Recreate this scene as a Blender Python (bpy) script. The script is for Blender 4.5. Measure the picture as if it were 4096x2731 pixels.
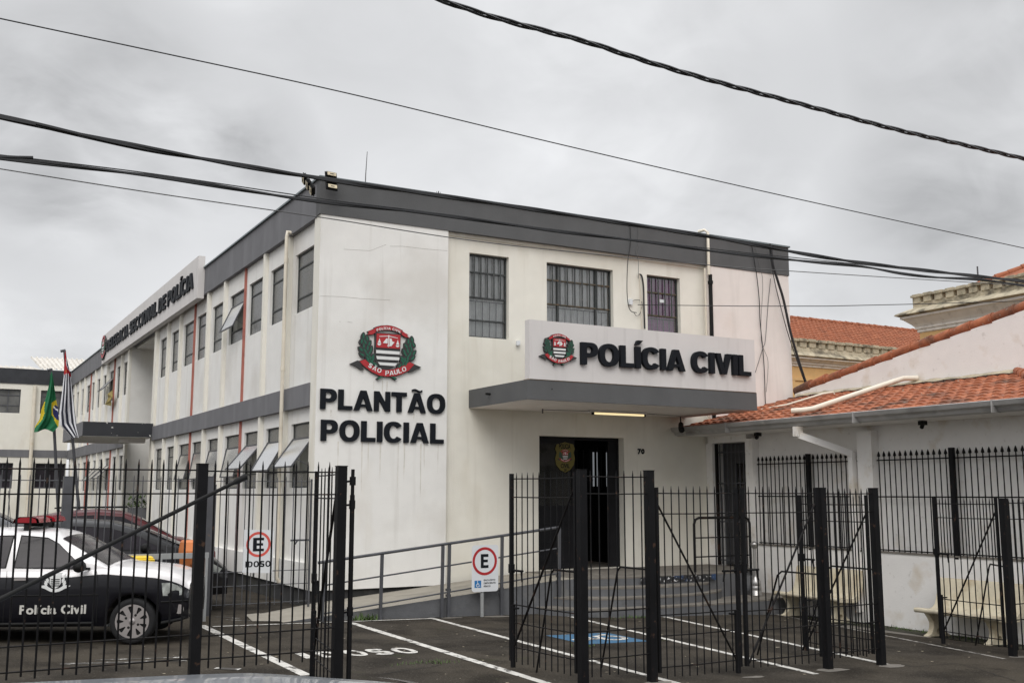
import bpy, math, random
from mathutils import Vector, Matrix
from mathutils.geometry import tessellate_polygon
random.seed(7)
R = math.radians
scene = bpy.context.scene
for o in list(bpy.data.objects): bpy.data.objects.remove(o)

# ------------------------------------------------------------------ camera
CAM_H = 2.0
F, CX, CY = 4214.0, 2048.0, 1365.5            # focal length and centre in units of a 4096 px wide frame
PIT = math.atan(604.5 / F); AZ = R(29.2)
fw = Vector((math.sin(AZ) * math.cos(PIT), math.cos(AZ) * math.cos(PIT), math.sin(PIT)))
rt = Vector((math.cos(AZ), -math.sin(AZ), 0)); up = rt.cross(fw)
O = Vector((0, 0, CAM_H))
cd = bpy.data.cameras.new('camera'); cam = bpy.data.objects.new('camera', cd)
scene.collection.objects.link(cam); scene.camera = cam
cd.sensor_fit = 'HORIZONTAL'; cd.sensor_width = 36; cd.lens = F / 4096 * 36
cd.clip_start = 0.05; cd.clip_end = 2000
cam.matrix_world = Matrix(((rt.x, up.x, -fw.x, O.x), (rt.y, up.y, -fw.y, O.y), (rt.z, up.z, -fw.z, O.z), (0, 0, 0, 1)))

# ------------------------------------------------------------------ world: overcast sky
SUN_EL, SUN_AZ = R(42), R(213)                 # azimuth clockwise from +Y
w = bpy.data.worlds.new('World'); scene.world = w; w.use_nodes = True
nt = w.node_tree; nt.nodes.clear(); N = nt.nodes.new; Lk = nt.links.new
def wm(op, a=None, b=None, c=None):
    n = N('ShaderNodeMath'); n.operation = op
    for i, v in enumerate((a, b, c)):
        if v is None: continue
        if isinstance(v, (int, float)): n.inputs[i].default_value = v
        else: Lk(v, n.inputs[i])
    return n.outputs[0]
tc = N('ShaderNodeTexCoord'); sep = N('ShaderNodeSeparateXYZ'); Lk(tc.outputs['Generated'], sep.inputs[0])
zc = wm('MAXIMUM', sep.outputs[2], 0.0); den = wm('ADD', zc, 0.38)
cmb = N('ShaderNodeCombineXYZ'); Lk(wm('DIVIDE', sep.outputs[0], den), cmb.inputs[0]); Lk(wm('DIVIDE', sep.outputs[1], den), cmb.inputs[1])
n1 = N('ShaderNodeTexNoise'); n1.inputs['Scale'].default_value = 2.5; n1.inputs['Detail'].default_value = 8; n1.inputs['Roughness'].default_value = .52; n1.inputs['Distortion'].default_value = .5
Lk(cmb.outputs[0], n1.inputs['Vector'])
def blob(px, py, r0, r1):
    d = (fw + rt * (px - CX) / F - up * (py - CY) / F).normalized()
    vm = N('ShaderNodeVectorMath'); vm.operation = 'DISTANCE'; vm.inputs[1].default_value = d
    Lk(tc.outputs['Generated'], vm.inputs[0])
    mr = N('ShaderNodeMapRange'); mr.interpolation_type = 'SMOOTHSTEP'
    mr.inputs['From Min'].default_value = r0; mr.inputs['From Max'].default_value = r1
    mr.inputs['To Min'].default_value = 1; mr.inputs['To Max'].default_value = 0
    Lk(vm.outputs['Value'], mr.inputs['Value']); return mr.outputs[0]
dark = None
for px, py, r0, r1, k in [(350, 520, .03, .20, 1.0), (900, 620, .0, .13, 1.0), (3800, 780, .02, .16, .8), (3950, 200, .02, .22, .7), (60, 640, .0, .14, .8), (3300, 330, .0, .16, .35), (1500, 330, .0, .2, .25)]:
    b = wm('MULTIPLY', blob(px, py, r0, r1), k); dark = b if dark is None else wm('MAXIMUM', dark, b)
bright = wm('MULTIPLY', blob(700, 1050, .0, .17), .5)
n2 = N('ShaderNodeTexNoise'); n2.inputs['Scale'].default_value = 7.5; n2.inputs['Detail'].default_value = 7; n2.inputs['Roughness'].default_value = .5; n2.inputs['Distortion'].default_value = .7
Lk(cmb.outputs[0], n2.inputs['Vector'])
nz = wm('ADD', wm('MULTIPLY', wm('SUBTRACT', n1.outputs['Fac'], .5), 1.25), wm('MULTIPLY', wm('SUBTRACT', n2.outputs['Fac'], .5), .55))
lum = wm('SUBTRACT', .78, wm('MULTIPLY', dark, wm('ADD', .22, wm('MULTIPLY', nz, 1.5))))
lum = wm('ADD', lum, wm('MULTIPLY', nz, .50))
lum = wm('ADD', lum, wm('MULTIPLY', bright, .16))
# an overcast sky is about three times as bright overhead as near the horizon
zen = N('ShaderNodeMapRange'); zen.inputs['From Min'].default_value = .50; zen.inputs['From Max'].default_value = .95
zen.inputs['To Min'].default_value = 1; zen.inputs['To Max'].default_value = 2.6; zen.interpolation_type = 'SMOOTHSTEP'
Lk(sep.outputs[2], zen.inputs['Value'])
lum = wm('MULTIPLY', lum, zen.outputs[0])
cc = N('ShaderNodeCombineColor'); Lk(wm('MULTIPLY', lum, .99), cc.inputs[0]); Lk(lum, cc.inputs[1]); Lk(wm('MULTIPLY', lum, 1.02), cc.inputs[2])
sky = N('ShaderNodeTexSky'); sky.sky_type = 'NISHITA'; sky.sun_disc = False; sky.sun_elevation = SUN_EL; sky.sun_rotation = SUN_AZ
bg1 = N('ShaderNodeBackground'); Lk(cc.outputs[0], bg1.inputs[0]); bg1.inputs[1].default_value = 0.96
bg2 = N('ShaderNodeBackground'); Lk(sky.outputs[0], bg2.inputs[0]); bg2.inputs[1].default_value = 0.003
ad = N('ShaderNodeAddShader'); Lk(bg1.outputs[0], ad.inputs[0]); Lk(bg2.outputs[0], ad.inputs[1])
wo = N('ShaderNodeOutputWorld'); Lk(ad.outputs[0], wo.inputs[0])
sl = bpy.data.lights.new('sun', 'SUN'); sl.energy = 1.35; sl.angle = R(35); sl.color = (1, .965, .92)
so = bpy.data.objects.new('sun', sl); scene.collection.objects.link(so)
sd = Vector((math.sin(SUN_AZ) * math.cos(SUN_EL), math.cos(SUN_AZ) * math.cos(SUN_EL), math.sin(SUN_EL)))
so.rotation_euler = sd.to_track_quat('Z', 'Y').to_euler()
scene.view_settings.view_transform = 'Standard'; scene.view_settings.look = 'None'
scene.view_settings.exposure = 0.0; scene.view_settings.gamma = 1
scene.render.engine = 'CYCLES'
scene.cycles.max_bounces = 8; scene.cycles.transparent_max_bounces = 16

# ------------------------------------------------------------------ picture point -> known plane
def ray(x, y): return fw + rt * ((x - CX) / F) - up * ((y - CY) / F)
def RX(x, y, v): d = ray(x, y); return O + d * (v / d.x)
def RY(x, y, v): d = ray(x, y); return O + d * (v / d.y)
def RZ(x, y, v): d = ray(x, y); return O + d * ((v - CAM_H) / d.z)
def gz(x):
    x = max(-2.0, min(18, x)); return -0.026 * (x - 6.6) - 0.035 * max(0, x - 12.6)
def RG(x, y):
    z = 0
    for i in range(12): p = RZ(x, y, z); z = gz(p.x)
    return Vector((p.x, p.y, z))

# ------------------------------------------------------------------ materials
MATS = {}
def mat(name, col, rough=.7, var=.08, scale=6, metal=0, bump=0, bscale=40, spec=.5, stain=None, streak=None, coat=0, emis=None, stretch=None):
    if name in MATS: return MATS[name]
    m = bpy.data.materials.new(name); m.use_nodes = True; t = m.node_tree; b = t.nodes['Principled BSDF']
    b.inputs['Roughness'].default_value = rough; b.inputs['Metallic'].default_value = metal
    b.inputs['Specular IOR Level'].default_value = spec; b.inputs['Coat Weight'].default_value = coat
    b.inputs['Coat Roughness'].default_value = .05
    co = t.nodes.new('ShaderNodeTexCoord')
    geo = t.nodes.new('ShaderNodeNewGeometry')
    src = geo.outputs['Position']
    n = t.nodes.new('ShaderNodeTexNoise'); n.inputs['Scale'].default_value = scale; n.inputs['Detail'].default_value = 6
    if stretch:
        mp = t.nodes.new('ShaderNodeMapping'); mp.inputs['Scale'].default_value = stretch; t.links.new(src, mp.inputs[0]); t.links.new(mp.outputs[0], n.inputs['Vector'])
    else: t.links.new(src, n.inputs['Vector'])
    r = t.nodes.new('ShaderNodeMapRange'); r.inputs['From Min'].default_value = .3; r.inputs['From Max'].default_value = .7
    r.inputs['To Min'].default_value = 1 - var; r.inputs['To Max'].default_value = 1 + var; t.links.new(n.outputs['Fac'], r.inputs['Value'])
    mul = t.nodes.new('ShaderNodeMix'); mul.data_type = 'RGBA'; mul.blend_type = 'MULTIPLY'; mul.inputs[0].default_value = 1
    mul.inputs[6].default_value = (*col, 1); t.links.new(r.outputs[0], mul.inputs[7]); last = mul.outputs[2]
    def layer(last, c, sc, lo, hi, amt, st=None, det=5):
        nn = t.nodes.new('ShaderNodeTexNoise'); nn.inputs['Scale'].default_value = sc; nn.inputs['Detail'].default_value = det
        mp = t.nodes.new('ShaderNodeMapping'); mp.inputs['Scale'].default_value = st or (1, 1, 1); mp.inputs['Location'].default_value = (sc * 3.1, 2.7, lo * 9)
        t.links.new(src, mp.inputs[0]); t.links.new(mp.outputs[0], nn.inputs['Vector'])
        rr = t.nodes.new('ShaderNodeMapRange'); rr.inputs['From Min'].default_value = lo; rr.inputs['From Max'].default_value = hi
        rr.inputs['To Max'].default_value = amt; t.links.new(nn.outputs['Fac'], rr.inputs['Value'])
        mx = t.nodes.new('ShaderNodeMix'); mx.data_type = 'RGBA'; t.links.new(rr.outputs[0], mx.inputs[0]); t.links.new(last, mx.inputs[6]); mx.inputs[7].default_value = (*c, 1)
        return mx.outputs[2]
    for s in (stain or []): last = layer(last, *s)
    t.links.new(last, b.inputs['Base Color'])
    if bump:
        nb = t.nodes.new('ShaderNodeTexNoise'); nb.inputs['Scale'].default_value = bscale; nb.inputs['Detail'].default_value = 4; t.links.new(src, nb.inputs['Vector'])
        bp = t.nodes.new('ShaderNodeBump'); bp.inputs['Strength'].default_value = bump; bp.inputs['Distance'].default_value = .01
        t.links.new(nb.outputs['Fac'], bp.inputs['Height']); t.links.new(bp.outputs[0], b.inputs['Normal'])
    if emis: b.inputs['Emission Color'].default_value = (*emis[0], 1); b.inputs['Emission Strength'].default_value = emis[1]
    MATS[name] = m; return m
def glass(name, tint, refl=.12, dens=.5, rough=.05):
    if name in MATS: return MATS[name]
    m = bpy.data.materials.new(name); m.use_nodes = True; t = m.node_tree; t.nodes.clear()
    tr = t.nodes.new('ShaderNodeBsdfTransparent'); tr.inputs[0].default_value = (*tint, 1)
    df = t.nodes.new('ShaderNodeBsdfDiffuse'); df.inputs[0].default_value = (.16, .16, .15, 1)
    gl = t.nodes.new('ShaderNodeBsdfGlossy'); gl.inputs['Roughness'].default_value = rough
    m1 = t.nodes.new('ShaderNodeMixShader'); m1.inputs[0].default_value = dens; t.links.new(tr.outputs[0], m1.inputs[1]); t.links.new(df.outputs[0], m1.inputs[2])
    fr = t.nodes.new('ShaderNodeFresnel'); fr.inputs[0].default_value = 1.5
    ml = t.nodes.new('ShaderNodeMath'); ml.operation = 'MULTIPLY_ADD'; ml.inputs[1].default_value = 1.0; ml.inputs[2].default_value = refl; ml.use_clamp = True
    t.links.new(fr.outputs[0], ml.inputs[0])
    m2 = t.nodes.new('ShaderNodeMixShader'); t.links.new(ml.outputs[0], m2.inputs[0]); t.links.new(m1.outputs[0], m2.inputs[1]); t.links.new(gl.outputs[0], m2.inputs[2])
    o = t.nodes.new('ShaderNodeOutputMaterial'); t.links.new(m2.outputs[0], o.inputs[0]); MATS[name] = m; return m
tan, moss = (.46, .38, .25), (.09, .09, .05)
WALL = mat('wall_white', (.815, .805, .775), .9, .03, 3, bump=.25, bscale=60, stain=[(tan, 1.3, .58, .78, .30, (1, 1, .35)), ((.40, .37, .32), 4, .58, .80, .30, (1.5, 1.5, .07)), ((.60, .57, .52), .7, .5, .7, .5), ((.32, .30, .27), 55, .66, .74, .22)])
WALLC = mat('wall_cream', (.81, .785, .705), .9, .03, 3, bump=.25, bscale=60, stain=[((.5, .42, .28), 1.6, .60, .80, .32, (1, 1, .3)), ((.42, .38, .30), 4, .60, .80, .26, (1.5, 1.5, .08)), ((.62, .58, .48), .6, .5, .7, .5)])
WALLP = mat('wall_pinkish', (.80, .745, .705), .9, .03, 3, bump=.25, bscale=60, stain=[((.48, .44, .40), 3, .56, .80, .35, (1.3, 1.3, .12)), ((.62, .50, .42), 1.2, .58, .8, .35)])
WALLA = mat('wall_annex', (.82, .80, .775), .9, .03, 3, bump=.3, bscale=50, stain=[((.50, .38, .22), 2.2, .58, .76, .45), ((.35, .32, .28), 9, .63, .75, .35), ((.30, .27, .24), 60, .69, .74, .5)])
FINW = mat('fin_white', (.80, .775, .70), .85, .03, 4, stain=[((.55, .45, .3), 2, .55, .8, .35, (2, 2, .25))])
FINR = mat('fin_red', (.38, .135, .105), .8, .15, 4, stain=[((.5, .25, .2), 6, .6, .8, .3)])
BAND = mat('band_charcoal', (.098, .100, .102), .8, .08, 2, bump=.2, stain=[((.12, .12, .125), 2, .5, .8, .5, (1, 1, .3))])
BANDL = mat('band_grey', (.155, .155, .165), .8, .08, 2, bump=.2, stain=[((.22, .22, .23), 2.2, .5, .75, .6, (1, 1.2, .2))])
BANDB = mat('band_black', (.030, .032, .037), .8, .1, 3, stain=[((.7, .69, .66), 5.5, .655, .665, 1.0)])
BANDW = mat('wing_band_black', (.033, .035, .040), .8, .2, 3)
TRIM = mat('trim_metal', (.16, .19, .20), .5, .1, 5, metal=.3)
BLK = mat('black_paint', (.0055, .0055, .0065), .6, .25, 5, spec=.18, stain=[((.10, .055, .035), 14, .64, .74, .6)])
BLK2 = mat('black_paint_worn', (.009, .008, .008), .6, .3, 8, spec=.2, stain=[((.07, .035, .022), 6, .60, .72, .55), ((.05, .05, .05), 30, .68, .74, .5)])
GREYP = mat('grey_painted_steel', (.07, .072, .08), .5, .15, 6, stain=[((.16, .10, .06), 9, .66, .74, .6)])
LETTER = mat('letter_black', (.009, .011, .015), .6, .1, 3, spec=.15)
SIGNW = mat('sign_panel_grey', (.66, .635, .62), .7, .03, 1.5, stain=[((.42, .40, .385), 3.5, .55, .8, .4, (1.5, 1.5, .15))])
ASPH = mat('asphalt', (.046, .040, .033), .95, .36, 1.8, bump=1.0, bscale=70, spec=.08, stain=[((.068, .058, .045), .55, .46, .64, .8), ((.018, .0155, .013), 1.3, .50, .66, .7), ((.16, .15, .13), 45, .60, .68, .5), ((.012, .011, .010), 38, .60, .68, .6), ((.05, .06, .025), 1.7, .68, .76, .35), ((.025, .023, .02), .6, .498, .503, .0)])
CONC = mat('concrete_grey', (.165, .15, .13), .9, .14, 3, bump=.5, bscale=50, stain=[((.12, .11, .095), 1.5, .52, .7, .6), ((.34, .32, .28), 5, .58, .72, .5)])
CONCP = mat('concrete_painted', (.115, .118, .125), .85, .12, 3, bump=.4, bscale=40, stain=[((.20, .195, .185), 3, .56, .7, .5), ((.07, .07, .065), 9, .56, .75, .35)])
PLIN = mat('plinth_dirty', (.035, .035, .036), .9, .3, 3, bump=.5, stain=[((.09, .085, .08), 5, .58, .72, .6), ((.03, .03, .015), 2, .5, .7, .6)])
RAMPC = mat('ramp_screed', (.30, .275, .23), .9, .1, 2.5, bump=.3, stain=[((.20, .185, .155), 2, .5, .7, .6, (1, 2, 1))])
PAINT = None
BENCH = mat('bench_concrete', (.60, .54, .41), .85, .10, 6, bump=.5, bscale=40, stain=[((.38, .29, .17), 4, .50, .70, .65), ((.25, .21, .15), 16, .64, .75, .5)])
TILE = mat('roof_tile', (.30, .095, .042), .85, .38, 5.5, bump=.3, stain=[((.50, .19, .09), 7, .5, .7, .5), ((.20, .06, .03), 5, .55, .7, .6), ((.05, .035, .025), 1.3, .52, .66, .8), ((.35, .33, .27), 13, .64, .71, .6)])
TILEF = mat('roof_tile_far', (.29, .095, .044), .85, .2, 2.5, stain=[((.45, .19, .10), 4, .5, .7, .5), ((.17, .06, .03), 3, .55, .7, .6)])
STONE = mat('old_stone', (.44, .385, .28), .9, .2, 2.5, bump=.5, stain=[((.06, .05, .038), 2.2, .50, .68, .8), ((.22, .22, .15), 5, .55, .7, .6)])
YEL = mat('wall_ochre', (.70, .45, .20), .9, .05, 2, stain=[((.45, .30, .15), 2, .55, .8, .4, (1, 1, .3))])
OWH = mat('off_white_moulding', (.80, .76, .70), .85, .06, 3, stain=[((.35, .32, .27), 4, .55, .75, .5)])
GUT = mat('gutter_metal', (.42, .41, .40), .5, .1, 3, metal=.25, stain=[((.16, .15, .14), 2.5, .5, .75, .7, (.6, .6, 2)), ((.6, .59, .57), 4, .58, .7, .5)])
PVC = mat('pvc_pipe', (.72, .66, .55), .45, .06, 5, stain=[((.5, .38, .22), 4, .6, .75, .5)])
STEEL = mat('steel_brushed', (.42, .41, .40), .35, .08, 9, metal=.8)
GALV = mat('galvanised', (.36, .37, .37), .55, .1, 8, metal=.4)
CURT = mat('curtain_grey', (.80, .80, .80), .9, .1, 7)
CURTD = mat('curtain_dim', (.42, .41, .37), .9, .15, 5)
PURP = mat('curtain_purple', (.36, .07, .30), .8, .12, 4)
FRAMEM = mat('window_frame', (.045, .05, .05), .6, .2, 12, stain=[((.30, .29, .26), 25, .64, .7, .6)])
FRAMER = mat('window_bar_rust', (.085, .07, .045), .7, .2, 12, stain=[((.20, .10, .04), 14, .56, .7, .7)])
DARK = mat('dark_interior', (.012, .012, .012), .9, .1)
INTG = mat('interior_grey', (.10, .098, .09), .9, .1)
DOORM = mat('door_dark', (.010, .010, .012), .6, .2, 7, spec=.2)
GLS = glass('window_glass', (.94, .95, .95), .03, .05)
GLSF = glass('frosted_pane', (.6, .62, .6), .04, .62, .25)
REDP = mat('emblem_red', (.42, .022, .028), .45, .05, 8)
GRNP = mat('emblem_green', (.012, .115, .065), .45, .08, 8)
WHTP = mat('emblem_white', (.74, .75, .74), .5, .04, 8)
CHAR = mat('emblem_charcoal', (.035, .035, .035), .5, .05, 8)
GOLD = mat('badge_gold', (.13, .105, .012), .5, .1, 8)
WPAINT = mat('police_white', (.78, .76, .76), .25, .02, 2, coat=.6)
BPAINT = mat('police_black', (.006, .006, .009), .3, .1, 2, coat=.3, spec=.3)
DKPL = mat('dark_plastic', (.011, .011, .011), .65, .1, 9, spec=.2)
TYRE = mat('tyre_rubber', (.008, .008, .009), .85, .2, 9)
HUB = mat('hubcap_silver', (.40, .37, .36), .35, .06, 9, metal=.5)
CARG = mat('car_glass', (.022, .019, .024), .12, .4, 2.5, spec=.28)
ORNG = mat('bin_orange', (.62, .20, .06), .5, .06, 4, stain=[((.45, .17, .08), 6, .6, .75, .4)])
YLW = mat('bin_yellow', (.72, .50, .03), .45, .05, 6)
SIGNP = mat('sign_white', (.70, .72, .74), .4, .03, 5)
SIGNR = mat('sign_red', (.42, .02, .025), .45, .05, 5)
SIGNR2 = mat('sign_red_faded', (.62, .09, .07), .5, .12, 7, stain=[((.75, .35, .3), 14, .62, .72, .5)])
SIGNB = mat('sign_blue', (.01, .16, .42), .45, .05, 5)
LAMPM = mat('lamp_tube', (.9, .85, .7), .4, 0, emis=((1.0, .80, .42), .85))
WEED = mat('weed_green', (.06, .10, .025), .8, .3, 20)
MOSSM = mat('moss_soil', (.035, .034, .02), .95, .4, 6, bump=.8, stain=[((.06, .085, .02), 5, .55, .68, .8)])
CABLE = mat('cable_black', (.018, .019, .021), .5, .2, 12)
CABG = mat('cable_grey', (.12, .12, .12), .6, .1, 12)

def paint_mat(name, col, lo, hi, under=(.055, .05, .044)):
    m = mat(name, col, .8, .12, 5); t = m.node_tree; b = t.nodes['Principled BSDF']
    src = t.nodes.new('ShaderNodeNewGeometry').outputs['Position']
    l = b.inputs['Base Color'].links[0].from_socket
    n = t.nodes.new('ShaderNodeTexNoise'); n.inputs['Scale'].default_value = 7; n.inputs['Detail'].default_value = 9; n.inputs['Roughness'].default_value = .75; t.links.new(src, n.inputs['Vector'])
    r = t.nodes.new('ShaderNodeMapRange'); r.inputs['From Min'].default_value = lo; r.inputs['From Max'].default_value = hi; t.links.new(n.outputs['Fac'], r.inputs['Value'])
    x = t.nodes.new('ShaderNodeMix'); x.data_type = 'RGBA'; t.links.new(r.outputs[0], x.inputs[0]); t.links.new(l, x.inputs[6]); x.inputs[7].default_value = (*under, 1)
    t.links.new(x.outputs[2], b.inputs['Base Color']); return m
LINEP = paint_mat('road_paint', (.58, .56, .52), .51, .60)
LINEF = paint_mat('road_paint_faded', (.38, .36, .33), .46, .56)
LINEW = paint_mat('road_paint_scraps', (.60, .585, .55), .40, .47)
BLUEP = paint_mat('road_paint_blue', (.035, .115, .21), .56, .66)

# ------------------------------------------------------------------ geometry helpers
WL = {}
col = scene.collection
def tag(o, label=None, cat=None, group=None, kind=None):
    if label: o['label'] = label
    if cat: o['category'] = cat
    if group: o['group'] = group
    if kind: o['kind'] = kind
    return o
def thing(name, label, cat, loc=(0, 0, 0), rz=0, group=None):
    o = bpy.data.objects.new(name, None); col.objects.link(o); o.location = loc; o.rotation_euler = (0, 0, rz)
    o.empty_display_size = .2; WL[o.name] = Vector(loc); return tag(o, label, cat, group)
class MB:
    def __init__(s): s.v = []; s.f = []; s.m = []; s.sm = []
    def add(s, vs, fs, mi=0, sm=False):
        b = len(s.v); s.v += [Vector(p) for p in vs]; s.f += [tuple(i + b for i in f) for f in fs]; s.m += [mi] * len(fs); s.sm += [sm] * len(fs); return s
    def box(s, x0, x1, y0, y1, z0, z1, mi=0):
        vs = [(x, y, z) for z in (z0, z1) for y in (y0, y1) for x in (x0, x1)]
        return s.add(vs, [(0, 2, 3, 1), (4, 5, 7, 6), (0, 1, 5, 4), (2, 6, 7, 3), (0, 4, 6, 2), (1, 3, 7, 5)], mi)
    def obox(s, c, ax, ay, az, mi=0):          # oriented box: centre + three half vectors
        c, ax, ay, az = map(Vector, (c, ax, ay, az))
        vs = [c + ax * i + ay * j + az * k for k in (-1, 1) for j in (-1, 1) for i in (-1, 1)]
        return s.add(vs, [(0, 2, 3, 1), (4, 5, 7, 6), (0, 1, 5, 4), (2, 6, 7, 3), (0, 4, 6, 2), (1, 3, 7, 5)], mi)
    def bar(s, a, b, w_, h_=None, mi=0):       # square bar from a to b
        a, b = Vector(a), Vector(b); d = b - a; h_ = h_ or w_
        u = d.cross(Vector((0, 0, 1)))
        if u.length < 1e-5: u = Vector((1, 0, 0))
        u.normalize(); v = d.cross(u).normalized()
        return s.obox((a + b) / 2, d / 2, u * w_ / 2, v * h_ / 2, mi)
    def tube(s, pts, r, n=8, mi=0, cap=True):
        pts = [Vector(p) for p in pts]; rings = []; prev = None
        for i, p in enumerate(pts):
            d = (pts[min(i + 1, len(pts) - 1)] - pts[max(i - 1, 0)]).normalized()
            if prev is None:
                u = d.cross(Vector((0, 0, 1)));
                if u.length < .05: u = d.cross(Vector((0, 1, 0)))
            else: u = prev - d * prev.dot(d)
            u.normalize(); prev = u; v = d.cross(u); rr = r[i] if isinstance(r, (list, tuple)) else r
            rings.append([p + (u * math.cos(2 * math.pi * k / n) + v * math.sin(2 * math.pi * k / n)) * rr for k in range(n)])
        vs = [q for g in rings for q in g]; fs = []
        for i in range(len(pts) - 1):
            for k in range(n): fs.append((i * n + k, i * n + (k + 1) % n, (i + 1) * n + (k + 1) % n, (i + 1) * n + k))
        s.add(vs, fs, mi, n > 5)
        if cap: s.add(rings[0], [tuple(range(n))[::-1]], mi); s.add(rings[-1], [tuple(range(n))], mi)
        return s
    def lathe(s, c, prof, n=20, mi=0, axis='z'):
        c = Vector(c); vs = []
        for r_, h_ in prof:
            for k in range(n):
                a = 2 * math.pi * k / n; x, y = r_ * math.cos(a), r_ * math.sin(a)
                vs.append(c + (Vector((x, y, h_)) if axis == 'z' else Vector((x, h_, y)) if axis == 'y' else Vector((h_, x, y))))
        fs = [(i * n + k, i * n + (k + 1) % n, (i + 1) * n + (k + 1) % n, (i + 1) * n + k) for i in range(len(prof) - 1) for k in range(n)]
        return s.add(vs, fs, mi, True)
    def poly(s, loops, f, mi=0, th=0, bv=0):       # 2-D contours (first outer, rest holes); f(a,b,d) -> 3-D with d = depth
        L2 = [[Vector((a, b, 0)) for a, b in lp] for lp in loops]
        tris = tessellate_polygon(L2); flat = [p for lp in L2 for p in lp]
        s.add([f(p.x, p.y, 0) for p in flat], [tuple(t_) for t_ in tris], mi)
        if th:
            for lp in L2:
                n = len(lp); s.add([f(p.x, p.y, 0) for p in lp] + [f(p.x, p.y, th) for p in lp], [(i, (i + 1) % n, n + (i + 1) % n, n + i) for i in range(n)], mi)
        return s
    def build(s, name, mats, parent=None, local=False, label=None, cat=None, group=None, kind=None):
        me = bpy.data.meshes.new(name); mats = mats if isinstance(mats, (list, tuple)) else [mats]
        vs = s.v
        if parent is None:
            x = [v.x for v in vs]; y = [v.y for v in vs]; z = [v.z for v in vs]
            org = Vector(((min(x) + max(x)) / 2, (min(y) + max(y)) / 2, min(z)))
            if kind: org = Vector((0, 0, 0))
        else: org = Vector((0, 0, 0)) if local else WL[parent.name]
        me.from_pydata([v - org for v in vs], [], s.f)
        for m_ in mats: me.materials.append(m_)
        me.polygons.foreach_set('material_index', s.m); me.polygons.foreach_set('use_smooth', s.sm)
        me.update(); o = bpy.data.objects.new(name, me); col.objects.link(o)
        if parent is None: o.location = org; WL[o.name] = org
        else: o.parent = parent; WL[o.name] = WL[parent.name]
        return tag(o, label, cat, group, kind)
def copy_tree(o, parent=None, loc=None, rz=None, label=None):
    c = o.copy(); col.objects.link(c); c.parent = parent
    if loc is not None: c.location = loc
    if rz is not None: c.rotation_euler = (0, 0, rz)
    if label: c['label'] = label
    for ch in [k for k in bpy.data.objects if k.parent == o]: copy_tree(ch, c)
    return c

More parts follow.
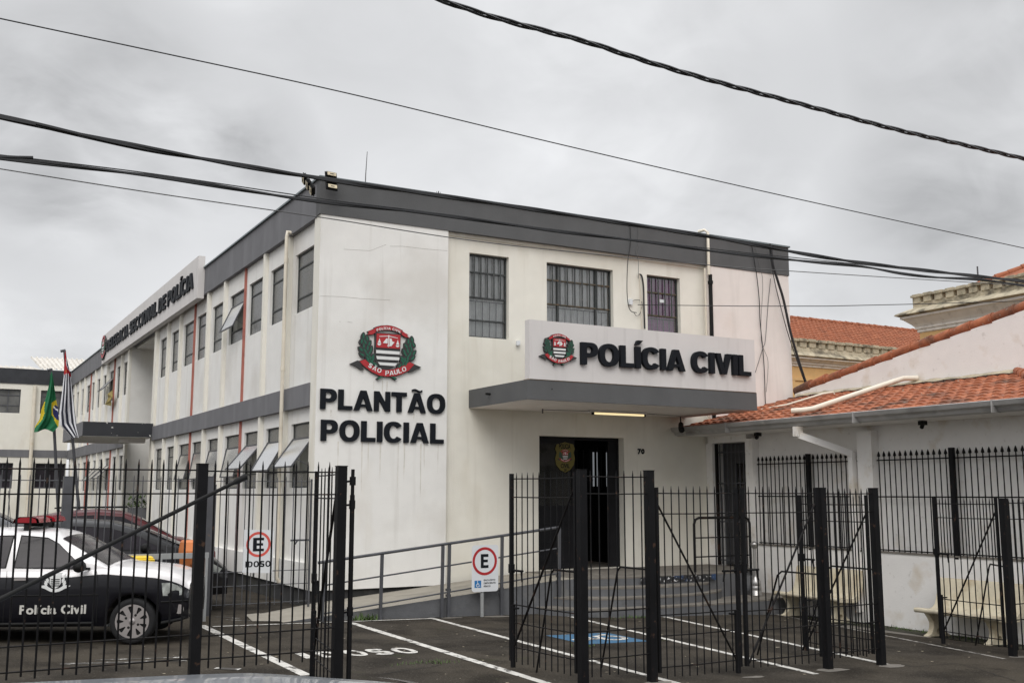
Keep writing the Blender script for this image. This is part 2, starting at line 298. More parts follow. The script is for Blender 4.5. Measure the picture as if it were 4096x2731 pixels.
# ------------------------------------------------------------------ heavy sans-serif glyphs as contours
def arc(cx, cy, rx, ry, a0, a1, n=14, e=2.3):
    out = []
    for i in range(n + 1):
        a = R(a0 + (a1 - a0) * i / n); c, s_ = math.cos(a), math.sin(a)
        out.append((cx + rx * math.copysign(abs(c) ** (2 / e), c), cy + ry * math.copysign(abs(s_) ** (2 / e), s_)))
    return out
def glyph(ch, w=.25):
    h = w * .8
    acc = None; base = ch
    if ch in 'ÍÁÉ': base = {'Í': 'I', 'Á': 'A', 'É': 'E'}[ch]; acc = 'a'
    if ch == 'Ã': base = 'A'; acc = 't'
    if base == 'I': L_, W = [[(0, 0), (w, 0), (w, 1), (0, 1)]], w
    elif base == 'L': L_, W = [[(0, 0), (.68, 0), (.68, h), (w, h), (w, 1), (0, 1)]], .68
    elif base == 'T': L_, W = [[(.38 - w / 2, 0), (.38 + w / 2, 0), (.38 + w / 2, 1 - h), (.76, 1 - h), (.76, 1), (0, 1), (0, 1 - h), (.38 - w / 2, 1 - h)]], .76
    elif base == 'E': L_, W = [[(0, 0), (.70, 0), (.70, h), (w, h), (w, .5 - h * .42), (.64, .5 - h * .42), (.64, .5 + h * .5), (w, .5 + h * .5), (w, 1 - h), (.69, 1 - h), (.69, 1), (0, 1)]], .70
    elif base == 'F': L_, W = [[(0, 0), (w, 0), (w, .42), (.58, .42), (.58, .42 + h), (w, .42 + h), (w, 1 - h), (.64, 1 - h), (.64, 1), (0, 1)]], .64
    elif base == 'N': L_, W = [[(0, 0), (w * .92, 0), (w * .92, .58), (.80 - w * .95, 0), (.80, 0), (.80, 1), (.80 - w * .92, 1), (.80 - w * .92, .42), (w * .95, 1), (0, 1)]], .80
    elif base == 'V': L_, W = [[(.43 - w * .55, 0), (.43 + w * .55, 0), (.86, 1), (.86 - w * 1.05, 1), (.43, .27), (w * 1.05, 1), (0, 1)]], .86
    elif base == 'X': L_, W = [[(0, 0), (w * 1.15, 0), (.4, .3), (.8 - w * 1.15, 0), (.8, 0), (.53, .51), (.79, 1), (.79 - w * 1.1, 1), (.4, .72), (w * 1.1, 1), (0, 1), (.27, .51)]], .80
    elif base == 'A':
        W = .92; kx = W / 2 - .55 * w; zb = .19 + .62 * h; t_ = lambda z: .95 * w + z * kx; za = (W / 2 - .95 * w) / kx
        L_ = [[(0, 0), (W / 2 - .55 * w, 1), (W / 2 + .55 * w, 1), (W, 0), (W - w * 1.02, 0), (W - w * 1.02 - .07, .19), (w * 1.02 + .07, .19), (w * 1.02, 0)]]
        if zb < za - .05: L_.append([(t_(zb), zb), (W - t_(zb), zb), (W / 2, za)])
    elif base == 'O':
        L_, W = [arc(.47, .5, .47, .52, 0, 350, 35), arc(.47, .5, .47 - w, .52 - h, 0, 350, 35)], .94
    elif base == 'U':
        L_, W = [[(0, 1)] + arc(.40, .36, .40, .38, 180, 360, 16) + [(.80, 1), (.80 - w, 1)] + arc(.40, .36, .40 - w, .38 - h, 360, 180, 16) + [(w, 1)]], .80
    elif base == 'P':
        L_, W = [[(0, 0), (w, 0), (w, .35)] + arc(.44, .675, .34, .325, -90, 90, 12) + [(0, 1)], [(w, .35 + h * .9)] + arc(.40, .675, .38 - w, .325 - h * .9, -90, 90, 10) + [(w, 1 - h * .9)]], .78
    elif base == 'D':
        L_, W = [[(0, 0)] + arc(.36, .5, .48, .5, -90, 90, 18) + [(0, 1)], [(w, h)] + arc(.34, .5, .50 - w, .5 - h, -90, 90, 14) + [(w, 1 - h)]], .84
    elif base == 'C':
        o_ = arc(.46, .5, .46, .52, 34, 326, 30); i_ = arc(.46, .5, .46 - w, .52 - h, 322, 38, 26)
        L_, W = [o_ + [(.46 + (.46 - w) * .93, .37)] + i_ + [(.46 + (.46 - w) * .93, .63)]], .88
        L_, W = [o_ + i_], .88
    elif base == 'G':
        L_, W = [arc(.46, .5, .46, .52, 36, 318, 30) + [(.90, .10), (.90, .55), (.48, .55), (.48, .55 - h * .9), (.90 - w, .55 - h * .9), (.90 - w, .24)] + arc(.46, .5, .46 - w, .52 - h, 305, 42, 24)], .90
    elif base == 'S':
        r_ = (1.02 - h) / 4; cx = .40; rx = .40 - w * .5; cl = arc(cx, 1.01 - h / 2 - r_, rx, r_, 20, 268, 14, 2.2) + arc(cx, h / 2 + r_ - .01, rx, r_, 88, -162, 14, 2.2)
        A_, B_ = [], []
        for i, p in enumerate(cl):
            q0, q1 = cl[max(i - 1, 0)], cl[min(i + 1, len(cl) - 1)]; dx, dy = q1[0] - q0[0], q1[1] - q0[1]; l = math.hypot(dx, dy) or 1
            k = (w * abs(dy) + h * abs(dx)) / l / 2; A_.append((p[0] - dy / l * k, p[1] + dx / l * k)); B_.append((p[0] + dy / l * k, p[1] - dx / l * k))
        L_, W = [A_ + B_[::-1]], .80
    elif base == '~': L_, W = [[(0, .4), (.4, .4), (.4, .6), (0, .6)]], .4
    else: return [], .36
    if acc == 'a': cx = W / 2; L_ = L_ + [[(cx - .12, 1.08), (cx + .04, 1.08), (cx + .24, 1.29), (cx - .02, 1.29)]]
    if acc == 't':
        cx = W / 2; top = [(cx - .26 + .52 * i / 8, 1.17 + .045 * math.sin(math.pi * 2 * i / 8)) for i in range(9)]
        L_ = L_ + [top + [(x, y - .10) for x, y in top[::-1]]]
    return L_, W
def split_acc(loops):     # accents are separate solids
    main = [loops[0]]; extra = []
    for lp in loops[1:]:
        (extra if min(p[1] for p in lp) > 1.0 else main).append(lp)
    return [main] + [[e] for e in extra]
def layout(text, w=.25, gap=.075, space=.36):
    x = 0; out = []
    for ch in text:
        if ch == ' ': x += space; continue
        g, W = glyph(ch, w); out.append((ch, g, x, W)); x += W + gap
    return out, x - gap
def put_text(text, x0, z0, width, height, f, th, material, parent, w=.25, gap=.075, space=.36, name='letter', each=True, local=False):
    """f(a, b, d): a along, b up, d depth (towards the wall)"""
    lay, tot = layout(text, w, gap, space); k = width / tot; m = MB()
    for ch, g, x, W in lay:
        if each: m = MB()
        for solid in split_acc(g):
            m.poly([[(x0 + (x + a) * k, z0 + b * height) for a, b in lp] for lp in solid], f, 0, th)
        if each: m.build(name, material, parent, local)
    if not each: return m.build(name, material, parent, local)
def font_mesh(text, size, bold=.0, spacing=1.0):
    c = bpy.data.curves.new('t', 'FONT'); c.body = text; c.size = size; c.offset = bold; c.space_character = spacing; c.resolution_u = 3
    o = bpy.data.objects.new('t', c); col.objects.link(o)
    dg = bpy.context.evaluated_depsgraph_get(); me = bpy.data.meshes.new_from_object(o.evaluated_get(dg))
    vs = [(v.co.x, v.co.y) for v in me.vertices]; fs = [tuple(p.vertices) for p in me.polygons]
    bpy.data.objects.remove(o); bpy.data.curves.remove(c); bpy.data.meshes.remove(me); return vs, fs
def font_put(mb, text, x0, z0, width, height, f, bold=.02, spacing=1.0, mi=0):
    vs, fs = font_mesh(text, 1, bold, spacing)
    xs = [v[0] for v in vs]; ys = [v[1] for v in vs]; ax, bx, ay, by = min(xs), max(xs), min(ys), max(ys)
    mb.add([f(x0 + (x - ax) / (bx - ax) * width, z0 + (y - ay) / (by - ay) * height, 0) for x, y in vs], fs, mi)

# ================================================================== GROUND
m = MB()
xs = [-220, -60, -20, -2, 0, 3, 6, 9, 12.6, 14, 15, 16, 18, 30, 80, 260]; ys = [-120, -20, 0, 10, 20, 60, 120, 420]
vs = [(x, y, gz(x)) for y in ys for x in xs]; n = len(xs)
m.add(vs, [(j * n + i, j * n + i + 1, (j + 1) * n + i + 1, (j + 1) * n + i) for j in range(len(ys) - 1) for i in range(n - 1)])
m.build('ground', ASPH, kind='structure')
def strip(pts, wd, dz=.004):        # painted line on the ground following a polyline of (x, y)
    m = MB(); P = [Vector((p[0], p[1], 0)) for p in pts]; Q = []
    for a, b in zip(P, P[1:]):
        k = max(1, int((b - a).length / .5)); Q += [a.lerp(b, i / k) for i in range(k)]
    Q.append(P[-1])
    for i, p in enumerate(Q):
        d = (Q[min(i + 1, len(Q) - 1)] - Q[max(i - 1, 0)]).normalized(); s_ = Vector((-d.y, d.x, 0)) * wd / 2 * random.uniform(.93, 1.07)
        for q in (p + s_, p - s_): m.v.append(Vector((q.x, q.y, gz(q.x) + dz)))
    for i in range(len(Q) - 1): m.f.append((2 * i, 2 * i + 1, 2 * i + 3, 2 * i + 2)); m.m.append(0); m.sm.append(False)
    return m
lines = [((805, 2500), (1225, 2700), .13, LINEP), ((1402, 2489), (2215, 2741), .12, LINEP), ((1722, 2470), (2720, 2735), .10, LINEP), ((2270, 2462), (3265, 2695), .10, LINEP), ((2640, 2462), (3590, 2665), .10, LINEP), ((2980, 2432), (4020, 2634), .08, LINEF)]
for i, (a, b, wd, mm) in enumerate(lines):
    a, b = RG(*a), RG(*b); strip([a, b], wd).build('parking_line', mm, kind='structure')
a, b = RG(850, 2506), RG(1740, 2473)
strip([a, b], .07, .008).build('parking_line', LINEP, kind='structure')
a, b = RG(240, 2655), RG(745, 2640); strip([a, b], .10).build('worn_marking', LINEW, kind='structure')
a, b = RG(380, 2640), RG(730, 2628); strip([a, b], .06, .005).build('worn_marking', LINEW, kind='structure')
a, b = RG(860, 2672), RG(960, 2676); strip([a, b], .12, .005).build('worn_marking', LINEW, kind='structure')
for a, b in [((860, 2465), (960, 2473)), ((900, 2478), (1100, 2485))]:
    strip([RG(*a), RG(*b)], .05, .005).build('worn_marking', LINEW, kind='structure')
# IDOSO painted on the ground, letters standing up away from the street
fg = lambda a, b, d: (a, b, gz(a) + .006)
lay = [('I', 4.14, .12), ('D', 4.36, .26), ('O', 4.71, .26), ('S', 5.04, .25), ('O', 5.36, .28)]
m = MB()
for ch, x0, W in lay:
    g, gw = glyph(ch, .26 if ch != 'I' else .16); k = W / gw
    for solid in split_acc(g): m.poly([[(x0 + a * k, 12.38 + b * .50) for a, b in lp] for lp in solid], fg)
m.build('ground_lettering', LINEP, kind='structure')
# blue wheelchair panel
c = [RG(2190, 2541), RG(2430, 2529), RG(2577, 2562), RG(2372, 2578)]
x0, x1, y0, y1 = 8.06, 9.12, 12.38, 13.42
m = MB(); m.poly([[(x0, y0), (x1, y0), (x1, y1), (x0, y1)]], lambda a, b, d: (a, b, gz(a) + .004)); m.build('ground_symbol_panel', BLUEP, kind='structure')
def wheelchair(m, f, x, y, s, mi=0):     # wheelchair symbol in a unit square
    F_ = lambda pts: m.poly([[(x + a * s, y + b * s) for a, b in pts]], f, mi)
    m.poly([[(x + a * s, y + b * s) for a, b in arc(.42, .90, .075, .075, 0, 345, 16, 2)]], f, mi)
    F_([(.37, .78), (.46, .78), (.48, .62), (.68, .62), (.68, .56), (.49, .56), (.50, .46), (.70, .46), (.80, .20), (.90, .24), (.92, .18), (.78, .12), (.66, .38), (.40, .38)])
    o_ = arc(.46, .30, .26, .26, 118, 338, 20, 2); i_ = arc(.46, .30, .17, .17, 338, 118, 20, 2)
    F_(o_ + i_)
m = MB(); wheelchair(m, lambda a, b, d: (x1 - .03 - b, y0 + .03 + a, gz(x1 - b) + .009), 0, 0, .98); m.build('ground_symbol', LINEP, kind='structure')
# concrete strip and soil along the annex wall, stains round the posts
m = MB()
P = [(14.85, 8.0), (14.85, 15.45), (14.35, 15.45), (14.1, 13.2), (14.15, 11.3), (14.2, 8.0)]
m.poly([P], lambda a, b, d: (a, b, gz(a) + .010)); m.build('verge', MOSSM, kind='structure')
m = MB(); m.poly([[(13.55, 13.6), (14.18, 13.45), (14.22, 12.3), (13.95, 11.5), (13.75, 12.4)]], lambda a, b, d: (a, b, gz(a) + .004)); m.build('cement_apron', CONC, kind='structure')
m = MB()
for cx_, cy_, rx_, ry_ in [(7.06, 9.42, .20, .12), (9.62, 9.42, .26, .13), (10.60, 9.40, .24, .12), (13.1, 9.45, .22, .1), (8.32, 9.35, .16, .06), (8.64, 15.95, .3, .12), (7.8, 15.98, .2, .08)]:
    pts = [(cx_ + rx_ * math.cos(t) * random.uniform(.7, 1.15), cy_ + ry_ * math.sin(t) * random.uniform(.7, 1.15)) for t in [2 * math.pi * k / 14 for k in range(14)]]
    m.poly([pts], lambda a, b, d: (a, b, gz(a) + .005))
m.build('cement_patches', CONC, kind='structure')

CRK = mat('asphalt_crack', (.012, .011, .010), .95)
m = MB()
for P in [[RG(*q) for q in C] for C in ([(3560, 2640), (3650, 2665), (3740, 2660), (3830, 2652), (3930, 2680), (4096, 2731)], [(1800, 2598), (2000, 2590), (2180, 2575)], [(1400, 2560), (1600, 2562), (1850, 2552)], [(3300, 2560), (3420, 2585), (3640, 2590)], [(1500, 2700), (1750, 2660), (1900, 2668)])]:
    Q = [Vector((a[0], a[1], 0)) for a in P]; R_ = []
    for a, b in zip(Q, Q[1:]):
        n_ = max(2, int((b - a).length / .12)); R_ += [a.lerp(b, i / n_) + Vector((random.uniform(-.02, .02), random.uniform(-.03, .03), 0)) for i in range(n_)]
    for a, b in zip(R_, R_[1:]):
        d = (b - a).normalized() * 1.0; s_ = Vector((-d.y, d.x, 0)) * random.uniform(.003, .008)
        m.add([(q.x, q.y, gz(q.x) + .0035) for q in (a - s_, b - s_, b + s_, a + s_)], [(0, 1, 2, 3)])
m.build('ground_cracks', CRK, kind='structure')
m = MB()
for i in range(150):
    x, y_ = random.uniform(2, 14), random.uniform(9.2, 15.8); a = random.uniform(0, 6.3); L_ = random.uniform(.008, .028) * (2.2 if i % 17 == 0 else 1)
    P = [(x + L_ * math.cos(a + t) * random.uniform(.5, 1.2), y_ + L_ * math.sin(a + t) * random.uniform(.5, 1.2), gz(x) + .007) for t in (0, 1.5, 3.1, 4.6)]; m.add(P, [(0, 1, 2, 3)])
m.build('ground_litter', mat('dry_leaf_litter', (.30, .26, .19), .9, .5, 30), kind='stuff')

# ================================================================== MAIN POLICE BUILDING
XW, YW, XE, YE = 6.02, 17.85, 17.34, 53.5
ZB, ZBAND, ZTOP = .33, 6.985, 7.65
YM = 17.97                               # recessed middle wall of the front
X1, X2 = 8.575, 14.93
B = thing('police_building', 'long two storey white police station with charcoal roof band and PLANTÃO POLICIAL lettering', 'building', (XW, YW, 0))
def wall_y(m, y, x0, x1, z0, z1, ops, dep, back=True):      # wall facing -Y with openings (x0,x1,z0,z1), reveal depth dep
    xs = sorted({x0, x1, *[o[0] for o in ops], *[o[1] for o in ops]}); zs = sorted({z0, z1, *[o[2] for o in ops], *[o[3] for o in ops]})
    for i in range(len(xs) - 1):
        for j in range(len(zs) - 1):
            cx_, cz_ = (xs[i] + xs[i + 1]) / 2, (zs[j] + zs[j + 1]) / 2
            if any(o[0] < cx_ < o[1] and o[2] < cz_ < o[3] for o in ops): continue
            a, b, c_, d_ = xs[i], xs[i + 1], zs[j], zs[j + 1]
            m.add([(a, y, c_), (b, y, c_), (b, y, d_), (a, y, d_)], [(0, 1, 2, 3)])
    for a, b, c_, d_ in ops:
        m.add([(a, y, c_), (b, y, c_), (b, y, d_), (a, y, d_), (a, y + dep, c_), (b, y + dep, c_), (b, y + dep, d_), (a, y + dep, d_)], [(0, 1, 5, 4), (1, 2, 6, 5), (2, 3, 7, 6), (3, 0, 4, 7)])
def wall_x(m, x, y0, y1, z0, z1, ops, dep):
    ys = sorted({y0, y1, *[o[0] for o in ops], *[o[1] for o in ops]}); zs = sorted({z0, z1, *[o[2] for o in ops], *[o[3] for o in ops]})
    for i in range(len(ys) - 1):
        for j in range(len(zs) - 1):
            cy_, cz_ = (ys[i] + ys[i + 1]) / 2, (zs[j] + zs[j + 1]) / 2
            if any(o[0] < cy_ < o[1] and o[2] < cz_ < o[3] for o in ops): continue
            a, b, c_, d_ = ys[i], ys[i + 1], zs[j], zs[j + 1]
            m.add([(x, b, c_), (x, a, c_), (x, a, d_), (x, b, d_)], [(0, 1, 2, 3)])
    for a, b, c_, d_ in ops:
        m.add([(x, a, c_), (x, b, c_), (x, b, d_), (x, a, d_), (x + dep, a, c_), (x + dep, b, c_), (x + dep, b, d_), (x + dep, a, d_)], [(0, 1, 5, 4), (1, 2, 6, 5), (2, 3, 7, 6), (3, 0, 4, 7)])
W1 = (9.09, 9.97, 4.985, 6.64); W2 = (10.85, 12.48, 4.985, 6.64); W3 = (13.36, 14.25, 4.985, 6.64)
DOOR = (10.66, 12.70, .50, 3.12)
m = MB()
wall_y(m, YW, XW, X1, ZB, ZBAND, [], .1)
m.add([(X1, YW, ZB), (X1, YM, ZB), (X1, YM, ZBAND), (X1, YW, ZBAND)], [(0, 1, 2, 3)])
m.build('left_wall', WALL, B)
m = MB(); wall_y(m, YM, X1, X2, .30, ZBAND - .06, [W1, W2, W3, DOOR], .26)
m.box(X1, X2, YM - .04, YM + .1, ZBAND - .06, ZBAND + .02)
m.build('middle_wall', WALLC, B)
m = MB(); m.box(X2, XE, YW, YW + .3, .1, ZBAND - .005); m.box(XE - .3, XE, YW + .305, YE, .1, ZBAND - .005); m.build('right_wall', WALLP, B)
# hairline cracks on the left block
m = MB()
for P in [[(1560, 985), (1610, 985), (1700, 996), (1790, 1003)], [(1375, 997), (1430, 1000), (1480, 1003), (1545, 978)], [(1281, 1184), (1330, 1185), (1372, 1187), (1440, 1194), (1560, 1200)], [(1390, 1287), (1400, 1288), (1410, 1290)], [(1358, 1285), (1362, 1288)]]:
    m.tube([RY(x, y, YW - .001) for x, y in P], .0022, 4)
m.build('wall_cracks', mat('crack_dirt', (.33, .31, .28), .9), B)
# parapet band
m = MB(); m.box(XW - .025, XE + .01, YW - .02, YW + .2, ZBAND, ZTOP); m.build('roof_band', BAND, B, label='dark charcoal band above the entrance front')
m = MB(); m.box(XW - .02, XW + .2, YW + .2, YE, ZBAND - .02, ZTOP - .002); m.build('roof_band', BANDL, B, label='grey band above the long side facade')
m = MB(); m.box(XW - .06, XE + .04, YW - .055, YW + .25, ZTOP, ZTOP + .035); m.box(XW - .06, XW + .25, YW + .25, YE, ZTOP, ZTOP + .035); m.build('roof_flashing', TRIM, B)
m = MB(); m.box(XW + .2, XE, YW + .2, YE + 8, ZTOP - .5, ZTOP - .4); m.build('roof', CONC, B)
# dark plinth set back below the white wall
m = MB(); m.box(XW + .305, X2, YW + .06, YW + .3, -.3, ZB); m.build('plinth', PLIN, B)
m = MB(); m.box(XW + .05, XW + .3, YW + .06, YE, -.1, ZB); m.build('plinth', PLIN, B)
m = MB(); m.box(XW - .0, XW + .1, YW + .33, 33.0, ZB, .78); m.box(XW, XW + .1, 37.75, YE, ZB, .78)
m.build('base_ledge', WALL, B)

# ---- front windows
def front_window(o, vbars, hz, bars_mat, curtain, lower_grille=True, mid=None):
    a, b, c_, d_ = o; y = YM + .10
    fr = MB(); t = .035
    fr.box(a, b, y, y + .04, c_, c_ + t); fr.box(a, b, y, y + .04, d_ - t, d_); fr.box(a, a + t, y, y + .04, c_ + t, d_ - t); fr.box(b - t, b, y, y + .04, c_ + t, d_ - t)
    wd = fr.build('window', FRAMEM, B)
    p = MB(); p.box(a + .01, b - .01, y + .018, y + .024, c_ + .01, d_ - .01); p.build('pane', GLS, wd)
    for z in hz: h = MB(); h.box(a + t, b - t, y - .015, y + .035, z - .014, z + .014); h.build('glazing_bar', bars_mat, wd)
    for x in (mid or []): h = MB(); h.box(x - .02, x + .02, y - .01, y + .038, c_ + t, d_ - t); h.build('mullion', FRAMEM, wd)
    g = MB()
    for k in range(1, vbars + 1):
        x = a + (b - a) * k / (vbars + 1); g.box(x - .013, x + .013, y - .03, y - .016, hz[0], d_ - t)
    g.build('security_bars', FRAMEM, wd)
    cu = MB(); k = int((b - a) * 70); vs = []
    for i in range(k + 1):
        x = a + (b - a) * i / k; yy = y + .085 + .022 * math.sin(i * .9) + .012 * math.sin(i * .37 + 1)
        vs += [(x, yy, c_ - .05), (x, yy, d_ + .05)]
    cu.add(vs, [(2 * i, 2 * i + 2, 2 * i + 3, 2 * i + 1) for i in range(k)], 0, True); cu.build('curtain', curtain, wd)
    if lower_grille:
        l = MB(); yy = y + .032; z1_ = hz[0] - .06
        n_ = max(3, int((b - a) / .15))
        for k in range(n_ + 1):
            x = a + .06 + (b - a - .12) * k / n_; l.box(x - .006, x + .006, yy, yy + .01, c_ + .02, z1_)
        l.box(a + .05, b - .05, yy - .011, yy - .001, z1_ - .012, z1_); l.build('inner_grille', GREYP, wd)
    return wd
front_window(W1, 5, [5.78, 6.28, 5.33], FRAMEM, CURT)
front_window(W2, 8, [5.80, 6.30], FRAMER, CURT, True, [11.17, 12.10])
front_window(W3, 4, [5.78, 6.28], FRAMER, PURP)
m = MB(); f2 = lambda a, b, d: (a, YM + .095, b)
m.box(13.77, 13.93, YM + .10, YM + .107, 6.08, 6.15); m.build('window_sticker', SIGNP, B)

# ---- entrance
a, b, c_, d_ = DOOR
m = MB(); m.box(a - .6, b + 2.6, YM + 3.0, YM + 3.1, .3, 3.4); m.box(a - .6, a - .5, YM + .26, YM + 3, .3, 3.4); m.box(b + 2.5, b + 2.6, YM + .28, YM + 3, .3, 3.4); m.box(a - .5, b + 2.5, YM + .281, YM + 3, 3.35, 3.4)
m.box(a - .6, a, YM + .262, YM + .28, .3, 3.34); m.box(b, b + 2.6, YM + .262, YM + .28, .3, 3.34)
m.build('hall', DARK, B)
m = MB(); m.box(a - .5, b + .5, YM + .262, YM + 2.99, .48, .50); m.build('hall_floor', CONC, B)
dl = MB(); y = YM + .2; xm = 11.62
dl.box(a, a + .05, y, y + .06, c_, d_); dl.box(b - .05, b, y, y + .06, c_, d_); dl.box(a + .05, b - .05, y, y + .06, d_ - .06, d_)
dfr = dl.build('door_frame', DOORM, B)
m = MB(); m.box(a + .05, xm, y + .005, y + .045, c_ + .02, 1.75); m.box(a + .05, a + .13, y + .005, y + .045, 1.75, d_ - .06); m.box(xm - .08, xm, y + .005, y + .045, 1.75, d_ - .06); m.box(a + .13, xm - .08, y + .005, y + .045, 2.98, d_ - .06)
door = m.build('door', DOORM, B, label='closed dark left leaf with a badge on its glass')
m = MB(); m.box(a + .13, xm - .08, y + .02, y + .028, 1.75, 2.98); m.build('pane', glass('door_glass', (.15, .15, .15), .0, .15), door)
m = MB()
for k in range(3): m.box(a + .12, xm - .1, y - .006, y + .005, .66 + k * .36, .68 + k * .36)
m.build('moulding', DOORM, door)
m = MB(); m.box(12.44, 12.469, y, y + .04, c_ + .02, d_ - .07); m.box(12.47, b - .05, y + .02, y + .04, c_ + .02, d_ - .07)
for k in range(5): m.box(11.7 + k * .16, 11.715 + k * .16, y + .55, y + .57, c_ + .1, 2.9)
m.box(11.66, 12.42, y + .55, y + .57, 2.25, 2.28)
m.build('inner_door_bars', DOORM, B)
# daylight through a barred window at the back of the hall
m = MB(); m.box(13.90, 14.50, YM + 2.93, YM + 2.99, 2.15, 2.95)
w_ = m.build('hall_window', mat('curtain_daylight_glow', (.6, .6, .58), .8, .1, 30, emis=((.8, .85, .9), .20)), B)
m = MB()
for k in range(7): m.box(13.90 + k * .09, 13.94 + k * .09 + .03 * (k % 3), YM + 2.88, YM + 2.92, 2.03, 3.08)
m.build('window_bars', DARK, w_)

# badge on the door glass
bad = thing('police_badge', 'olive shield shaped police badge sticker on the dark entrance door glass', 'badge', RY(2259, 1832, y - .002))
def fb(dep): return lambda a_, b_, d: (a_, y - .002 - dep + d, b_)
def pp(pts, yy, x_off, y_off, sc): return [(lambda q: (q.x, q.z))(RY(x_off + u / sc, y_off + v / sc, yy)) for u, v in pts]
out = [(640, 150), (680, 140), (705, 132), (730, 140), (770, 150), (782, 185), (772, 215), (783, 260), (775, 310), (745, 350), (707, 370), (668, 350), (636, 310), (628, 260), (640, 215), (628, 185)]
m = MB(); m.poly([pp(out, y, 1900, 1700, 1.96)], fb(.0), th=.002); m.build('badge_face', GOLD, bad)
m = MB()
q0 = pp([(658, 180), (748, 160)], y, 1900, 1700, 1.96)
m_ = MB(); font_put(m_, 'POLÍCIA', q0[0][0], q0[0][1] - .01, q0[1][0] - q0[0][0], .125, fb(.003), .03); q1 = pp([(671, 335), (741, 315)], y, 1900, 1700, 1.96)
font_put(m_, 'CIVIL', q1[0][0], q1[0][1], q1[1][0] - q1[0][0], .085, fb(.003), .03); q2 = pp([(698, 362), (718, 350)], y, 1900, 1700, 1.96)
font_put(m_, 'SP', q2[0][0], q2[0][1], q2[1][0] - q2[0][0], .05, fb(.003), .03); m_.build('lettering', LETTER, bad)

